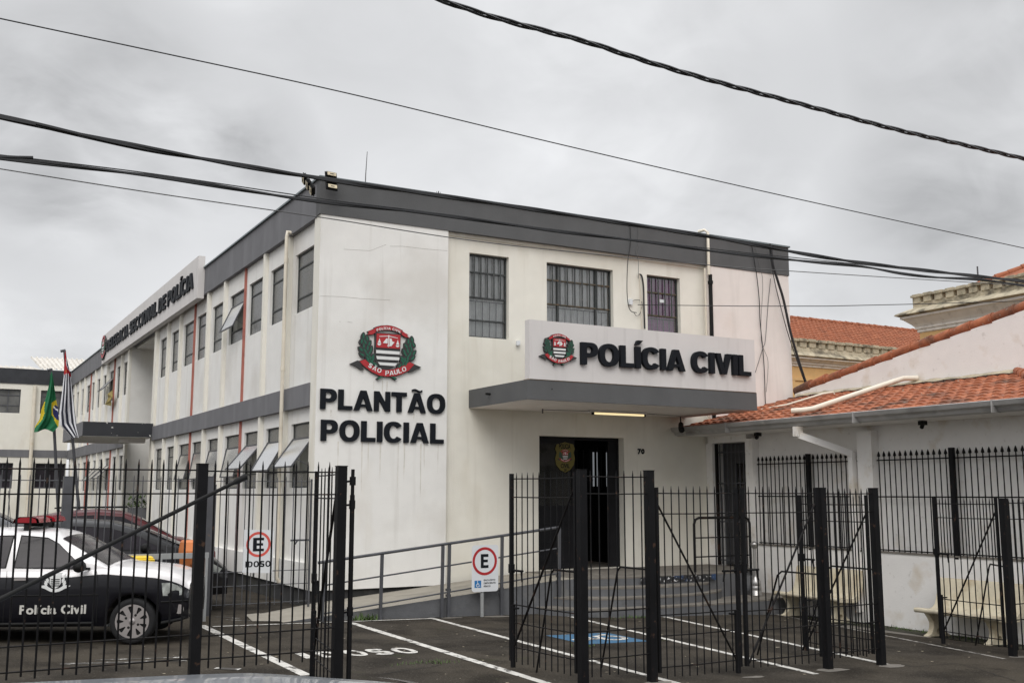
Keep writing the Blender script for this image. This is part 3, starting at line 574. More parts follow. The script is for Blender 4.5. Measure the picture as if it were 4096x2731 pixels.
# ---- emblem, traced once as flat art and reused at other sizes
U0, V0 = 1262, 700
def emblem(parent, fplace, s, depth, simple=False, prt='emblem'):
    """fplace(a,b,d): a right, b up (in units of emblem pixel * s), d = depth towards the wall"""
    def T(pts): return [((u - U0) * s, -(v - V0 - (u - U0) * .082) * s) for u, v in pts]
    def lay(polys, name, material, dep, th):
        m = MB()
        for i, P in enumerate(polys):
            d0 = -dep - i * .00015; m.poly([T(P)], lambda a, b, d, d0=d0: fplace(a, b, d0 + d), 0, th)
        return m.build(name, material, parent)
    S_ = depth
    shield = [(1000, 280), (1525, 318), (1520, 700), (1505, 800), (1445, 905), (1350, 980), (1250, 1006), (1130, 970), (1035, 870), (1000, 760)]
    top = [(975, 188), (1040, 165), (1120, 148), (1240, 143), (1330, 153), (1420, 180), (1500, 215), (1572, 248), (1525, 325), (1470, 292), (1400, 270), (1330, 253), (1240, 245), (1120, 252), (1010, 280)]
    tl = [(1005, 195), (920, 232), (838, 262), (868, 292), (822, 332), (940, 330), (1020, 285)]
    tr_ = [(1555, 258), (1620, 300), (1688, 330), (1655, 350), (1715, 402), (1620, 388), (1520, 325)]
    bot = [(685, 818), (800, 783), (900, 865), (1000, 933), (1130, 980), (1250, 997), (1400, 984), (1550, 934), (1722, 855), (1860, 925), (1700, 1036), (1560, 1100), (1400, 1137), (1250, 1141), (1100, 1117), (950, 1047), (820, 957), (745, 900)]
    dl_ = [(512, 868), (660, 808), (700, 818), (790, 990), (738, 992), (650, 930)]
    dr = [(1790, 890), (1862, 925), (1966, 968), (1880, 1005), (1800, 1045), (1715, 1068), (1680, 1035)]
    st = [[(1035, 1165), (1130, 1110), (1195, 1115), (1060, 1192)], [(1310, 1125), (1400, 1132), (1462, 1178), (1425, 1210)]]
    leaves = [(765, 345, 85), (840, 390, 100), (735, 440, 70), (800, 455, 110), (888, 490, 62), (718, 600, 130), (775, 530, 85), (852, 575, 80), (925, 600, 70), (800, 625, 120), (742, 700, 140), (845, 700, 125), (905, 655, 55), (962, 740, 50), (905, 760, 95), (855, 770, 120), (940, 840, 120), (880, 830, 130), (1010, 890, 130), (965, 790, 60)]
    def leaf(u, v, ang, ln, wd):
        a = R(ang); d = (math.cos(a), -math.sin(a)); p = (-d[1], d[0]); o_ = []
        for k in range(12):
            t = 2 * math.pi * k / 12; L_, W_ = math.cos(t) * ln, math.sin(t) * wd * (1 - .35 * math.cos(t)); o_.append((u + d[0] * L_ + p[0] * W_, v + d[1] * L_ + p[1] * W_))
        return o_
    def both(fn): return [fn(u, v, a) for u, v, a in leaves] + [fn(2 * U0 - u + 0, v + (2 * U0 - 2 * u) * .082, 180 - a) for u, v, a in leaves]
    back = [shield, top, tl, tr_, bot, dl_, dr] + st + both(lambda u, v, a: leaf(u, v, a, 74, 46))
    lay(back, 'backing', CHAR, 0, S_)
    in_ = lambda P, k: [((u - sum(p[0] for p in P) / len(P)) * k + sum(p[0] for p in P) / len(P), (v - sum(p[1] for p in P) / len(P)) * k + sum(p[1] for p in P) / len(P)) for u, v in P]
    lay(both(lambda u, v, a: leaf(u, v, a + 8, 50, 17)) + [in_(q, .7) for q in st], 'laurel', GRNP, .008, .004)
    red = [[(1028, 300), (1515, 336), (1508, 606), (1025, 568)], [(985, 196), (1045, 174), (1120, 157), (1240, 152), (1330, 162), (1420, 189), (1500, 224), (1560, 256), (1520, 306), (1470, 280), (1400, 259), (1330, 244), (1240, 236), (1120, 242), (1015, 268)],
           in_(tl, .86), in_(tr_, .86), [(697, 825), (800, 793), (900, 876), (1000, 943), (1130, 990), (1250, 1007), (1400, 994), (1550, 944), (1720, 866), (1815, 908), (1700, 1026), (1560, 1090), (1400, 1127), (1250, 1131), (1100, 1107), (950, 1038), (825, 948), (755, 890)]]
    lay(red, 'red_field', REDP, .010, .005)
    stripes = [[(1022, 618), (1506, 658), (1503, 718), (1022, 680)], [(1025, 732), (1502, 770), (1490, 828), (1040, 795)], [(1060, 850), (1458, 882), (1410, 935), (1105, 908)]]
    half = lambda u, v, r_: [(u + r_ * math.cos(t), v + r_ * math.sin(t) * 1.05) for t in [math.pi * k / 8 for k in range(9)]]
    wh = stripes + [[(1080, 354), (1265, 350), (1300, 355), (1460, 393), (1460, 404), (1300, 370), (1265, 364), (1080, 366)], [(1264, 338), (1283, 338), (1280, 530), (1299, 535), (1298, 552), (1245, 547), (1246, 530), (1262, 530)],
                    [(1155, 485), (1225, 400), (1256, 402), (1250, 500)], [(1290, 404), (1330, 405), (1350, 465), (1395, 475), (1325, 555), (1292, 545)],
                    [(1085, 395), (1050, 485), (1118, 488)], half(1082, 495, 38), [(1460, 432), (1426, 522), (1492, 526)], half(1458, 535, 38), [(1258, 558), (1280, 558), (1280, 568), (1258, 568)]]
    lay(wh, 'white_marks', WHTP, .014, .002)
    if simple: return
    m = MB()
    def arctext(txt, u0, u1, fv, size, wgt):
        n_ = [c for c in txt]; tot = 0; ws = []
        for c in n_: g, W = glyph(c, wgt); ws.append((g, W)); tot += (W if g else .35) + .14
        tot -= .14; x = 0
        for (g, W) in ws:
            W_ = W if g else .35; uc = u0 + (u1 - u0) * (x + W_ / 2) / tot; k = (u1 - u0) / tot
            v_ = fv(uc); sl_ = (fv(uc + 5) - fv(uc - 5)) / 10; ca, sa = 1 / math.hypot(1, sl_), sl_ / math.hypot(1, sl_)
            for solid in split_acc(g) if g else []:
                lp = [[(uc + ((a - W / 2) * k) * ca + (b * size) * sa, v_ + ((a - W / 2) * k) * sa - (b * size) * ca) for a, b in l] for l in solid]
                m.poly([T(l) for l in lp], lambda a, b, d: fplace(a, b, -.0145 + d), 0, .001)
            x += W_ + .14
    arctext('POLÍCIA CIVIL', 1030, 1512, lambda u: 228 + .00105 * (u - 1215) ** 2 + (.0 if u < 1215 else -.00015 * (u - 1215) ** 2), 46, .24)
    arctext('SÃO', 852, 1122, lambda u: 1088 - .00082 * (u - 1290) ** 2 + (u - 1290) * .02, 84, .22)
    arctext('PAULO', 1214, 1660, lambda u: 1107 - .00065 * (u - 1290) ** 2, 86, .22)
    m.build('banner_lettering', WHTP, parent)
pc = RY(1300 + U0 / 5.113, 1280 + V0 / 5.113, YW); sE = 1.45 / 1450
pE0, pE1 = RY(1300 + 515 / 5.113, 1280 + 870 / 5.113, YW), RY(1300 + 1962 / 5.113, 1280 + 968 / 5.113, YW); sE = (pE1.x - pE0.x) / 1447
e1 = thing('wall_emblem', 'large police emblem with laurel and SÃO PAULO banner high on the white wall', 'emblem', (pc.x, YW, pc.z))
emblem(e1, lambda a, b, d: (pc.x + a, YW - .045 + d, pc.z + b * 1.0), sE, .044)
DRIP = mat('drip_stain', (.68, .655, .60), .9, .12, 9)
m = MB()
for x0_, z0_, L_, w_ in [(6.45, 2.9, .5, .03), (6.9, 2.9, .9, .025), (7.02, 2.9, .6, .02), (7.25, 2.9, .8, .028), (7.6, 2.9, 1.1, .022), (7.72, 2.9, .7, .03), (8.05, 2.9, 1.0, .035), (8.12, 2.9, .5, .02), (8.4, 2.9, .6, .02), (7.27, 4.03, .34, .022), (7.36, 4.02, .42, .02), (7.1, 4.0, .15, .015), (6.3, 3.45, .12, .03), (7.9, 3.45, .14, .03)]:
    P = [(x0_ - w_ / 2, z0_), (x0_ + w_ / 2, z0_)] + [(x0_ + w_ * (.5 - .4 * k / 5) + random.uniform(-.006, .006), z0_ - L_ * k / 5) for k in range(1, 5)] + [(x0_, z0_ - L_)] + [(x0_ - w_ * (.5 - .4 * k / 5) + random.uniform(-.006, .006), z0_ - L_ * k / 5) for k in range(4, 0, -1)]
    m.poly([P], lambda a, b, d: (a, YW - .0015, b))
m.build('drip_stains', DRIP, B)

# ---- lettering on the wall
fl = lambda yy: (lambda a, b, d: (a, yy + d, b))
t1 = thing('wall_lettering', 'black raised PLANTÃO lettering, upper word on the white wall', 'lettering', (7.3, YW, 3.46))
put_text('PLANTÃO', 6.09, 3.46, 2.435, .362, fl(YW - .04), .039, LETTER, t1, .255, .075)
t2 = thing('wall_lettering', 'black raised POLICIAL lettering, lower word on the white wall', 'lettering', (7.3, YW, 2.905))
put_text('POLICIAL', 6.115, 2.905, 2.385, .37, fl(YW - .04), .039, LETTER, t2, .255, .085)

# ---- canopy with sign panel
YC, CX0, CX1, CZ0, CZ1 = 15.74, 9.095, 14.33, 3.60, 3.945
m = MB(); m.box(CX0, CX1, YC, YM, CZ0 + .004, CZ1); cn = m.build('canopy', BAND, B)
m = MB(); m.box(CX0 + .02, CX1 - .02, YC + .03, YM, CZ0 - .004, CZ0 + .003); m.build('canopy_soffit', WALLP, B)
m = MB(); m.tube([(CX0 - .09, 17.1, 3.80), (CX0 + .05, 17.1, 3.80)], .022, 10); m.tube([(9.6, YC - .004, 3.80), (9.6, YC + .03, 3.80)], .012, 8); m.build('drain_spout', DKPL, cn)
sp = thing('entrance_sign', 'long light grey POLÍCIA CIVIL sign standing on the entrance canopy', 'sign', (11.7, YC, CZ1))
m = MB(); m.box(9.14, 14.30, YC - .012, YC + .15, CZ1 + .012, 5.0); m.build('sign_panel', SIGNW, sp)
m = MB(); m.box(9.12, 14.32, YC + .0, YC + .16, CZ1 + .001, CZ1 + .012); m.build('base_joint', mat('rust_joint', (.25, .17, .09), .9, .3, 20), sp)
lay, tot = layout('POLÍCIA CIVIL', .27, .04, .30); 
put_text('POLÍCIA CIVIL', 10.175, 4.265, 3.96, .40, fl(YC - .087), .074, LETTER, sp, .25, .075, .30)
pA, pB = RY(2000 + 300 / 1.96, 1200 + 445 / 1.96, YC), RY(2000 + 592 / 1.96, 1200 + 458 / 1.96, YC); s2 = (pB.x - pA.x) / 1447
cz2 = RY(2000 + 450 / 1.96, 1200 + 397 / 1.96, YC)
e2 = thing('sign_emblem', 'small police emblem at the left end of the POLÍCIA CIVIL sign', 'emblem', (cz2.x, YC, cz2.z))
emblem(e2, lambda a, b, d: (cz2.x + a, YC - .06 + d, cz2.z + b), s2, .047)
cz3 = RY(1900 + 706 / 1.96, 1700 + 245 / 1.96, y); s3 = .58 * (RY(1900 + 765 / 1.96, 1832, y).x - RY(1900 + 647 / 1.96, 1832, y).x) / 820
emblem(bad, lambda a, b, d: (cz3.x + a, y - .006 + d * .1, cz3.z + b), s3 * 1.0, .003)
# lamp under the canopy
lm = thing('tube_lamp', 'lit fluorescent tube lamp under the entrance canopy', 'lamp', (11.93, 17.1, 3.5))
m = MB(); m.box(11.30, 12.62, 17.05, 17.19, CZ0 - .055, CZ0 - .0045); m.build('housing', SIGNW, lm)
m = MB(); m.tube([(11.36, 17.08, CZ0 - .075), (12.56, 17.08, CZ0 - .075)], .02, 10); m.build('tube', LAMPM, lm)
m = MB(); m.box(11.33, 11.36, 17.05, 17.11, CZ0 - .10, CZ0 - .055); m.box(12.56, 12.59, 17.05, 17.11, CZ0 - .10, CZ0 - .055); m.build('end_socket', DKPL, lm)
m = MB(); m.tube([(10.4, 17.4, CZ0 - .02), (11.3, 17.12, CZ0 - .03)], .006, 5); m.tube([(12.62, 17.12, CZ0 - .03), (13.6, 17.3, CZ0 - .03), (14.0, 17.6, CZ0 - .06)], .006, 5); m.box(10.39, 10.41, 17.39, 17.41, CZ0 - .09, CZ0 - .004)
tag(m.build('lamp_cable', CABG), 'thin grey cable running along the canopy soffit to the lamp', 'cable')
# camera under canopy + wall things
m = MB(); m.tube([(13.9, 17.6, 3.42), (13.78, 17.45, 3.33)], .055, 12); o_ = m.build('security_camera', DKPL); tag(o_, 'small dark security camera hanging under the right end of the canopy', 'camera')
m = MB(); m.tube([(13.93, 17.64, 3.44), (13.95, 17.68, CZ0)], .012, 6); m.tube([(13.72, 17.35, 3.28), (13.775, 17.44, 3.325)], .06, 12); m.build('bracket', DKPL, o_)
p_ = RY(2069, 1374, YM); m = MB(); m.box(p_.x - .035, p_.x + .035, YM - .06, YM, p_.z - .03, p_.z + .05); m.box(p_.x - .05, p_.x - .02, YM - .09, YM - .06, p_.z - .05, p_.z - .01)
tag(m.build('wall_sensor', SIGNP), 'tiny white sensor box on the cream wall left of the canopy sign', 'sensor')
# number 70
nb = thing('house_number', 'black metal house number 70 on the wall right of the entrance', 'house number', (13.15, YM, 2.6))
q0, q1 = RY(2549, 1815, YM), RY(2576, 1794, YM); m = MB(); font_put(m, '70', q0.x, q0.z, q1.x - q0.x, q1.z - q0.z, lambda a, b, d: (a, YM - .02, b), .045, 1.15); m.build('digits', LETTER, nb)
m = MB(); font_put(m, '70', q0.x + .004, q0.z - .004, q1.x - q0.x, q1.z - q0.z, lambda a, b, d: (a, YM - .008, b), .045, 1.15); m.build('digit_spacers', LETTER, nb)

# ---- long side facade
XR = XW + .085                                     # wall plane between the fins
fins = [(19.72, 0), (21.37, 0), (23.02, 1), (24.69, 0), (26.36, 0), (27.95, 1), (29.56, 0), (31.20, 0)]
fins2 = [(39.27, 0), (41.02, 1), (42.5, 0), (44.1, 0), (45.65, 0), (47.2, 1), (48.85, 0), (50.5, 0), (52.1, 0)]
starts = [18.18] + [f[0] + .13 for f in fins]
starts2 = [37.95] + [f[0] + .13 for f in fins2]
opsU = [(s + .13, s + 1.33, 5.39, 6.55) for s in starts]; opsL = [(s + .13, s + 1.33, 2.09, 3.28) for s in starts]
opsU2 = [(s + .13, s + 1.25, 5.39, 6.55) for s in starts2]; opsL2 = [(s + .13, s + 1.25, 2.09, 3.28) for s in starts2]
m = MB(); wall_x(m, XR, YW + .0, 33.0, ZB, ZBAND, opsU + opsL, .2); m.build('side_wall', WALL, B)
m = MB(); wall_x(m, XR, 37.75, YE, ZB, ZBAND, opsU2 + opsL2, .2); m.build('side_wall', WALL, B)
m = MB(); m.box(XW, XR - .001, YW + .005, 18.18, ZB, ZBAND); m.build('corner_pier', FINW, B)
m = MB(); m.box(XW, XR + 2.8, 32.86, 33.18, ZB, ZBAND - .03); m.build('recess_pier', FINW, B)
m = MB(); m.box(XW, XR, 37.62, 37.95, ZB, ZBAND - .03); m.build('recess_pier', FINW, B)
for y_, r_ in fins + fins2:
    m = MB(); m.box(XW + (.035 if r_ else 0), XR - .001, y_ + (.02 if r_ else 0), y_ + (.07 if r_ else .12), ZB + .0, ZBAND - .002); m.build('fin', FINR if r_ else FINW, B, label='red painted vertical fin' if r_ else None)
for y0_, y1_, bm in ((18.181, 32.859, BANDL), (37.951, YE, BANDL)):
    m = MB(); m.box(XW - .02, XR, y0_, y1_, 3.545, 3.955); m.build('floor_band', bm, B)
m = MB(); m.box(XR + 3.0, XR + 3.1, 33.0, 37.8, ZB - .3, ZBAND); m.box(XR, XR + 3, 37.63, 37.7, ZB - .3, ZBAND - .03); m.box(XW + .2, XR + 3, 33.18, 37.62, 6.9, 6.97); m.build('entrance_recess', WALL, B)
def side_window(o, openv=None, rows=(.25, .76)):
    a, b, c_, d_ = o; x = XR + .05; t = .03; H_ = d_ - c_
    fr = MB(); fr.box(x, x + .035, a, b, c_, c_ + t); fr.box(x, x + .035, a, b, d_ - t, d_); fr.box(x, x + .035, a, a + t, c_ + t, d_ - t); fr.box(x, x + .035, b - t, b, c_ + t, d_ - t)
    for r_ in rows: fr.box(x - .004, x + .03, a + t, b - t, c_ + H_ * r_ - .014, c_ + H_ * r_ + .014)
    wd = fr.build('window', FRAMEM, B)
    p = MB(); z0_ = c_ + H_ * rows[1] if openv else c_
    p.box(x + .015, x + .02, a + .01, b - .01, z0_, d_); 
    if openv: p.box(x + .015, x + .02, a + .01, b - .01, c_, c_ + H_ * rows[0])
    p.build('pane', GLSF, wd)
    if openv:
        zt = c_ + H_ * rows[1]; ln = H_ * (rows[1] - rows[0]) + .05; an = R(openv); dx, dz = -math.sin(an) * ln, -math.cos(an) * ln
        for (ya, yb) in ((a + .02, b - .02),):
            s_ = MB(); tt = .028
            def P(k, yy, off=0): return Vector((x - .01 + dx * k - math.cos(an) * off, yy, zt + dz * k + math.sin(an) * off))
            for ka, kb, y1_, y2_ in ((0, 1, ya, ya), (0, 1, yb, yb), (0, 0, ya, yb), (1, 1, ya, yb)): s_.bar(P(ka, y1_), P(kb, y2_), tt)
            sash = s_.build('sash', GREYP, wd)
            g_ = MB(); g_.add([P(.02, ya), P(.98, ya), P(.98, yb), P(.02, yb)], [(0, 1, 2, 3)]); g_.build('pane', GLSF, wd)
            r_ = MB(); r_.bar((x, ya, c_ + H_ * rows[0] + .05), P(.75, ya), .012); r_.build('stay', GREYP, wd)
    cu = MB(); cu.box(x + .14, x + .15, a, b, c_, d_); cu.build('curtain', CURTD, wd)
for i, o in enumerate(opsU): side_window(o, {3: 24}.get(i))
for i, o in enumerate(opsL): side_window(o, {0: 36, 1: 30, 2: 40, 3: 11, 4: 13, 5: 9, 6: 12}.get(i))
for i, o in enumerate(opsU2): side_window(o, {2: 42}.get(i))
for i, o in enumerate(opsL2): side_window(o, {2: 45, 3: 45, 4: 40}.get(i))
# interior backing so that windows never look through the building
m = MB(); m.box(XR + .45, XR + .5, YW + .3, 32.86, .3, 6.9); m.box(XR + .45, XR + .5, 37.75, YE, .3, 6.9); m.box(X1 + .2, DOOR[0] - .7, YM + .5, YM + .55, .3, 6.9); m.box(DOOR[0] - .7, X2, YM + .5, YM + .55, 3.5, 6.9); m.build('interior', INTG, B)
# sign board on the side parapet
ss = thing('side_sign', 'long white DELEGACIA SECCIONAL DE POLÍCIA sign board on the side parapet', 'sign', (5.85, 34.7, 6.87))
m = MB(); m.box(5.83, XW - .021, 26.75, 42.7, 6.87, 7.96); m.build('sign_panel', SIGNW, ss)
fs = lambda a, b, d: (5.785 + d, 42.7 - a, b)
put_text('DELEGACIA SECCIONAL DE POLÍCIA', 1.35, 7.19, 14.2, .43, fs, .043, LETTER, ss, .27, .05, .36)
e3 = thing('side_emblem', 'dark police emblem at the far end of the side sign board', 'emblem', (5.8, 42.2, 7.4))
emblem(e3, lambda a, b, d: (5.775 + d, 42.12 - a, 7.42 + b), .00088, .052, True)
# side canopy
m = MB(); m.box(4.064, XW, 32.78, 37.5, 3.64, 4.05); sc = m.build('side_canopy', BANDB, B)
m = MB(); m.box(4.05, 4.063, 32.78, 37.5, 3.635, 4.052); m.build('canopy_edge', BANDL, sc)
m = MB(); m.box(4.08, XW, 32.8, 37.45, 3.625, 3.638); m.build('canopy_soffit', WALL, sc)
m = MB(); m.box(5.2, 5.95, 33.5, 33.8, 3.5, 3.62); m.build('soffit_lamp', SIGNW, sc)
m = MB(); m.box(5.35, 5.7, 38.4, 39.0, 4.0, 4.35); tag(m.build('air_conditioner', SIGNW), 'small white box unit standing on top of the side canopy', 'air conditioner')
# cloth hanging out of an upper window
m = MB(); P = [(870, 905), (845, 920), (815, 960), (795, 1010), (785, 1050), (755, 1105), (790, 1115), (828, 1125), (832, 1080), (845, 1050), (865, 1000)]
P = [(lambda q: (q.y, q.z))(RX(200 + u / 3.485, 1300 + v / 3.485, 5.9)) for u, v in P]
m.poly([P], lambda a, b, d: (5.9 + .04 * math.sin(a * 9) + d, a, b), 0, .02); tag(m.build('hanging_cloth', mat('cloth_mustard', (.32, .25, .08), .9, .3, 5)), 'mustard coloured cloth hanging out of an open upper window', 'cloth')
# rainwater pipe on the side facade
m = MB(); zt = RX(1144, 925, 5.93); zb_ = RX(1138, 1905, 5.93)
m.tube([(6.04, 19.55, zt.z - .05), (5.93, 19.55, zt.z - .04), (5.92, 19.55, zt.z - .14), (5.92, 19.55, .45), (5.98, 19.55, .36)], .038, 12)
dp = m.build('rain_pipe', PVC); tag(dp, 'cream rain pipe running down the side facade near the corner', 'pipe')
m = MB()
for z in (6.4, 4.3, 2.1): m.tube([(5.92, 19.55, z), (5.92, 19.55, z + .09)], .045, 12)
m.build('pipe_joint', PVC, dp)
# ---- front rain pipes at the right
p0 = RY(2820, 935, YM - .06); p1 = RY(2836, 1130, YM - .1)
m = MB(); xw = RY(2815, 1000, YM - .05).x
m.tube([(xw - .12, YW + .1, ZTOP + .1), (xw - .04, YW - .02, ZTOP + .12), (xw, YW - .08, ZTOP + .06), (xw, YW - .08, 6.75)], .034, 10); pr = m.build('rain_pipe', PVC); tag(pr, 'pipe from the roof down the entrance front, white at the top and dark below', 'pipe')
m = MB(); m.tube([(xw + .04, YW - .08, 6.76), (xw + .04, YW - .08, 3.2)], .042, 10); m.tube([(xw + .04, YW - .08, 6.55), (xw + .04, YW - .08, 6.62)], .058, 10); m.build('dark_section', DKPL, pr)
m = MB(); m.tube([(xw - .07, YW - .03, 6.9), (xw - .07, YW - .03, 3.4)], .022, 8); tag(m.build('conduit', PVC), 'thin white conduit beside the dark rain pipe on the entrance front', 'pipe')

# ================================================================== RAMP, STEPS, LANDING
st = thing('entrance_steps', 'grey painted concrete landing with rounded steps and access ramp before the entrance', 'steps', (11.5, 16.2, -.1))
lipL = [(10.34, 16.75), (10.36, 16.45), (10.6, 16.15), (11.3, 15.97), (12.3, 15.90), (13.1, 15.92), (14.0, 16.05), (14.6, 16.35), (14.84, 16.6)]
lip2 = [(10.22, 16.75), (10.2, 16.45), (10.35, 16.05), (10.8, 15.75), (11.8, 15.55), (12.5, 15.58), (12.95, 15.72), (13.2, 15.95)]
lip3 = [(9.83, 16.6), (9.85, 16.2), (10.05, 15.78), (10.6, 15.45), (11.4, 15.33), (12.3, 15.36), (12.9, 15.52), (13.35, 15.8), (13.5, 16.05)]
lip4 = [(9.5, 16.6), (9.5, 16.2), (9.7, 15.75), (10.2, 15.35), (11.1, 15.13), (12.1, 15.08), (12.9, 15.1), (13.7, 15.18), (14.4, 15.27), (14.84, 15.32)]
def smooth(P, n=5):
    out = []
    for i in range(len(P) - 1):
        p0, p1, p2, p3 = P[max(i - 1, 0)], P[i], P[i + 1], P[min(i + 2, len(P) - 1)]
        for k in range(n):
            t = k / n; out.append(tuple(.5 * ((2 * p1[j]) + (-p0[j] + p2[j]) * t + (2 * p0[j] - 5 * p1[j] + 4 * p2[j] - p3[j]) * t * t + (-p0[j] + 3 * p1[j] - 3 * p2[j] + p3[j]) * t ** 3) for j in range(len(p1))))
    return out + [P[-1]]
def slab(name, lip, z, ztreadmat, zriser, closing, z0=-.45, label=None):
    lp = smooth(lip); P = lp + closing; m = MB(); n = len(P)
    m.poly([P], lambda a, b, d: (a, b, z), 0)
    # small nosing
    m.add([(a, b, z) for a, b in P] + [(a, b, z - .03) for a, b in P], [(i, (i + 1) % n, n + (i + 1) % n, n + i) for i in range(n)], 0)
    c = Vector((sum(p[0] for p in P) / n, sum(p[1] for p in P) / n))
    Q = [(a + (c.x - a) * .004, b + (c.y - b) * .012) for a, b in P]
    m.add([(a, b, z - .03) for a, b in P] + [(a, b, z - .03) for a, b in Q], [(i, (i + 1) % n, n + (i + 1) % n, n + i) for i in range(n)], 1)
    m.add([(a, b, z - .03) for a, b in Q] + [(a, b, z0) for a, b in Q], [(i, (i + 1) % n, n + (i + 1) % n, n + i) for i in range(n)], 1)
    return m.build(name, [ztreadmat, zriser], st, label=label)
bk = 17.97
slab('landing', lipL, .497, CONC, CONCP, [(14.84, bk), (10.34, bk)])
slab('step', lip2, .345, CONC, CONCP, [(13.2, 16.9), (10.25, 16.9)], label='top step')
slab('step', lip3, .195, CONC, CONCP, [(13.5, 16.9), (9.9, 16.9)], label='middle step')
slab('step', lip4, .045, CONC, CONCP, [(14.84, 16.9), (9.55, 16.9)], label='lowest and widest step')
m = MB(); vs = []
for k in range(25):
    x = 11.55 + 1.75 * k / 24; yy = 15.90 + .012 * random.random() - .012; vs += [(x, yy, .49 - .01 * random.random()), (x, yy - .004, .37 + .01 * random.random())]
m.add(vs, [(2 * i, 2 * i + 2, 2 * i + 3, 2 * i + 1) for i in range(24)]); m.build('peeling_sticker', mat('peeled_banner', (.02, .02, .022), .6, .3, 5, stain=[((.6, .6, .6), 22, .60, .64, 1.0), ((.02, .06, .16), 3, .58, .66, .7)]), st)
# ramp
ry0, ry1 = 16.16, 17.50
prof = [(4.95, .035), (5.13, .05), (6.08, .13), (7.0, .21), (8.0, .30), (8.84, .375), (9.7, .455), (10.34, .49)]
m = MB(); vs = []
for x, z in prof: vs += [(x, ry0, z), (x, ry1 + (.35 if x > 6 else 0), z)]
m.add(vs, [(2 * i, 2 * i + 2, 2 * i + 3, 2 * i + 1) for i in range(len(prof) - 1)], 0)
vs = []
for x, z in prof: vs += [(x, ry0, z), (x, ry0 + .0, -.45)]
m.add(vs, [(2 * i, 2 * i + 2, 2 * i + 3, 2 * i + 1) for i in range(len(prof) - 1)], 1)
m.add([(4.95, ry0, .035), (4.95, ry1, .035), (4.95, ry1, -.3), (4.95, ry0, -.3)], [(0, 1, 2, 3)], 0)
m.build('ramp', [RAMPC, CONCP], st)
m = MB(); m.poly([[(5.0, ry0 - .004), (4.6, ry0 + .2), (4.75, 17.3), (5.0, 17.4)]], lambda a, b, d: (a, b, gz(a) + .012 + .02 * (a - 4.6))); m.build('ramp_toe', RAMPC, st)
# ramp railing
rl = thing('ramp_railing', 'grey steel handrail climbing along the access ramp', 'railing', (7.8, 16.1, 0))
yr = 16.09; xs_ = [5.63, 6.60, 7.68, 7.80, 8.80, 9.95]
top = lambda x: .93 + (x - 5.6) * .1075
m = MB(); m.tube([(xs_[0] - .1, yr, top(5.53)), (9.97, yr, top(9.97))], .024, 8); m.build('top_rail', GREYP, rl)
for off in (.36, .79):
    m = MB(); m.tube([(xs_[0], yr, top(xs_[0]) - off), (9.95, yr, top(9.95) - off + .0)], .014, 6); m.build('rail', GREYP, rl)
for x in xs_:
    m = MB(); m.bar((x, yr, top(x) - .02), (x - .015, yr, gz(x) + .0), .045); m.build('post', GREYP, rl)
m = MB()
for x in (7.80, 8.80, 9.95):
    for dz in (.05, .14): m.box(x - .035, x + .035, yr - .0, ry0, gz(x) + .28 + dz + (.2 if x > 9 else 0), gz(x) + .32 + dz + (.2 if x > 9 else 0))
m.build('bracket', GREYP, rl)
# guard rail on the landing
gr = thing('guard_rail', 'dark round cornered guard rail standing on the right of the landing', 'railing', (13.8, 16.4, .5))
m = MB(); a_, b_ = 13.12, 14.52; yg = 16.28
zt = 1.52
m.tube([(a_, yg, .2), (a_, yg, zt - .12), (a_ + .035, yg, zt - .035), (a_ + .12, yg, zt), (b_ - .12, yg, zt), (b_ - .035, yg, zt - .035), (b_, yg, zt - .12), (b_, yg, .2)], .026, 8); m.build('frame', BLK2, gr)
for z in (1.14, .78):
    m = MB(); m.tube([(a_, yg, z), (b_, yg, z)], .014, 6); m.build('rail', BLK2, gr)
# ashtray stand
at = thing('ashtray_stand', 'metal ashtray stand on the lowest step beside the annex wall', 'ashtray', (14.2, 15.8, .05))
m = MB(); m.lathe((14.2, 15.8, .045), [(0, 0), (.115, 0), (.115, .02), (.105, .03), (.108, .1), (.100, .11), (.106, .12), (.106, .18), (.098, .19), (.104, .2), (.100, .27), (.05, .36), (.035, .38), (0, .38)], 20); m.build('base', STEEL, at)
m = MB(); m.tube([(14.2, 15.8, .42), (14.2, 15.8, .95)], .032, 10); m.build('pole', STEEL, at)
m = MB(); m.lathe((14.2, 15.8, .93), [(.03, 0), (.085, .07), (.09, .10), (.02, .14), (0, .145)], 14); m.build('bowl', STEEL, at)
m = MB(); m.lathe((14.36, 16.15, .045), [(0, 0), (.17, 0), (.17, .16), (.10, .30), (.05, .36), (0, .36)], 18); tag(m.build('cement_base', CONCP), 'squat grey cement cone behind the metal ashtray stand', 'concrete block')

# ================================================================== ANNEX WITH TILED ROOF
XA = 14.85; A = thing('annex_building', 'low white annex with orange tiled lean-to roof right of the station', 'building', (XA, 13, -.3))
y_end = 3.0
m = MB(); wall_x(m, XA, y_end, 15.5 + 1.0, -.5, .955, [], .1)
m.box(XA, XA + .16, y_end, 16.46, .955, .958); m.build('lower_wall', WALLA, A)
m = MB(); m.box(XA - .015, XA + .18, y_end, 16.46, .958, .985); m.build('sill', CONC, A)
m = MB(); wall_x(m, XA + .15, y_end, 16.46, .985, 3.215, [], .1); m.build('upper_wall', WALLA, A)
for y0_, y1_ in ((16.46, 16.68), (13.36, 13.70), (9.0, 9.3)):
    m = MB(); m.box(XA - .03, XA + .3, y0_, y1_, -.5, 3.1); m.build('pilaster', WALLA, A)
m = MB(); m.box(XA, XA + .3, 16.68, 17.9, 3.05, 3.2); m.box(XA + .001, XA + .3, 17.76, 17.96, .3, 3.05); m.build('gate_lintel', WALLA, A)
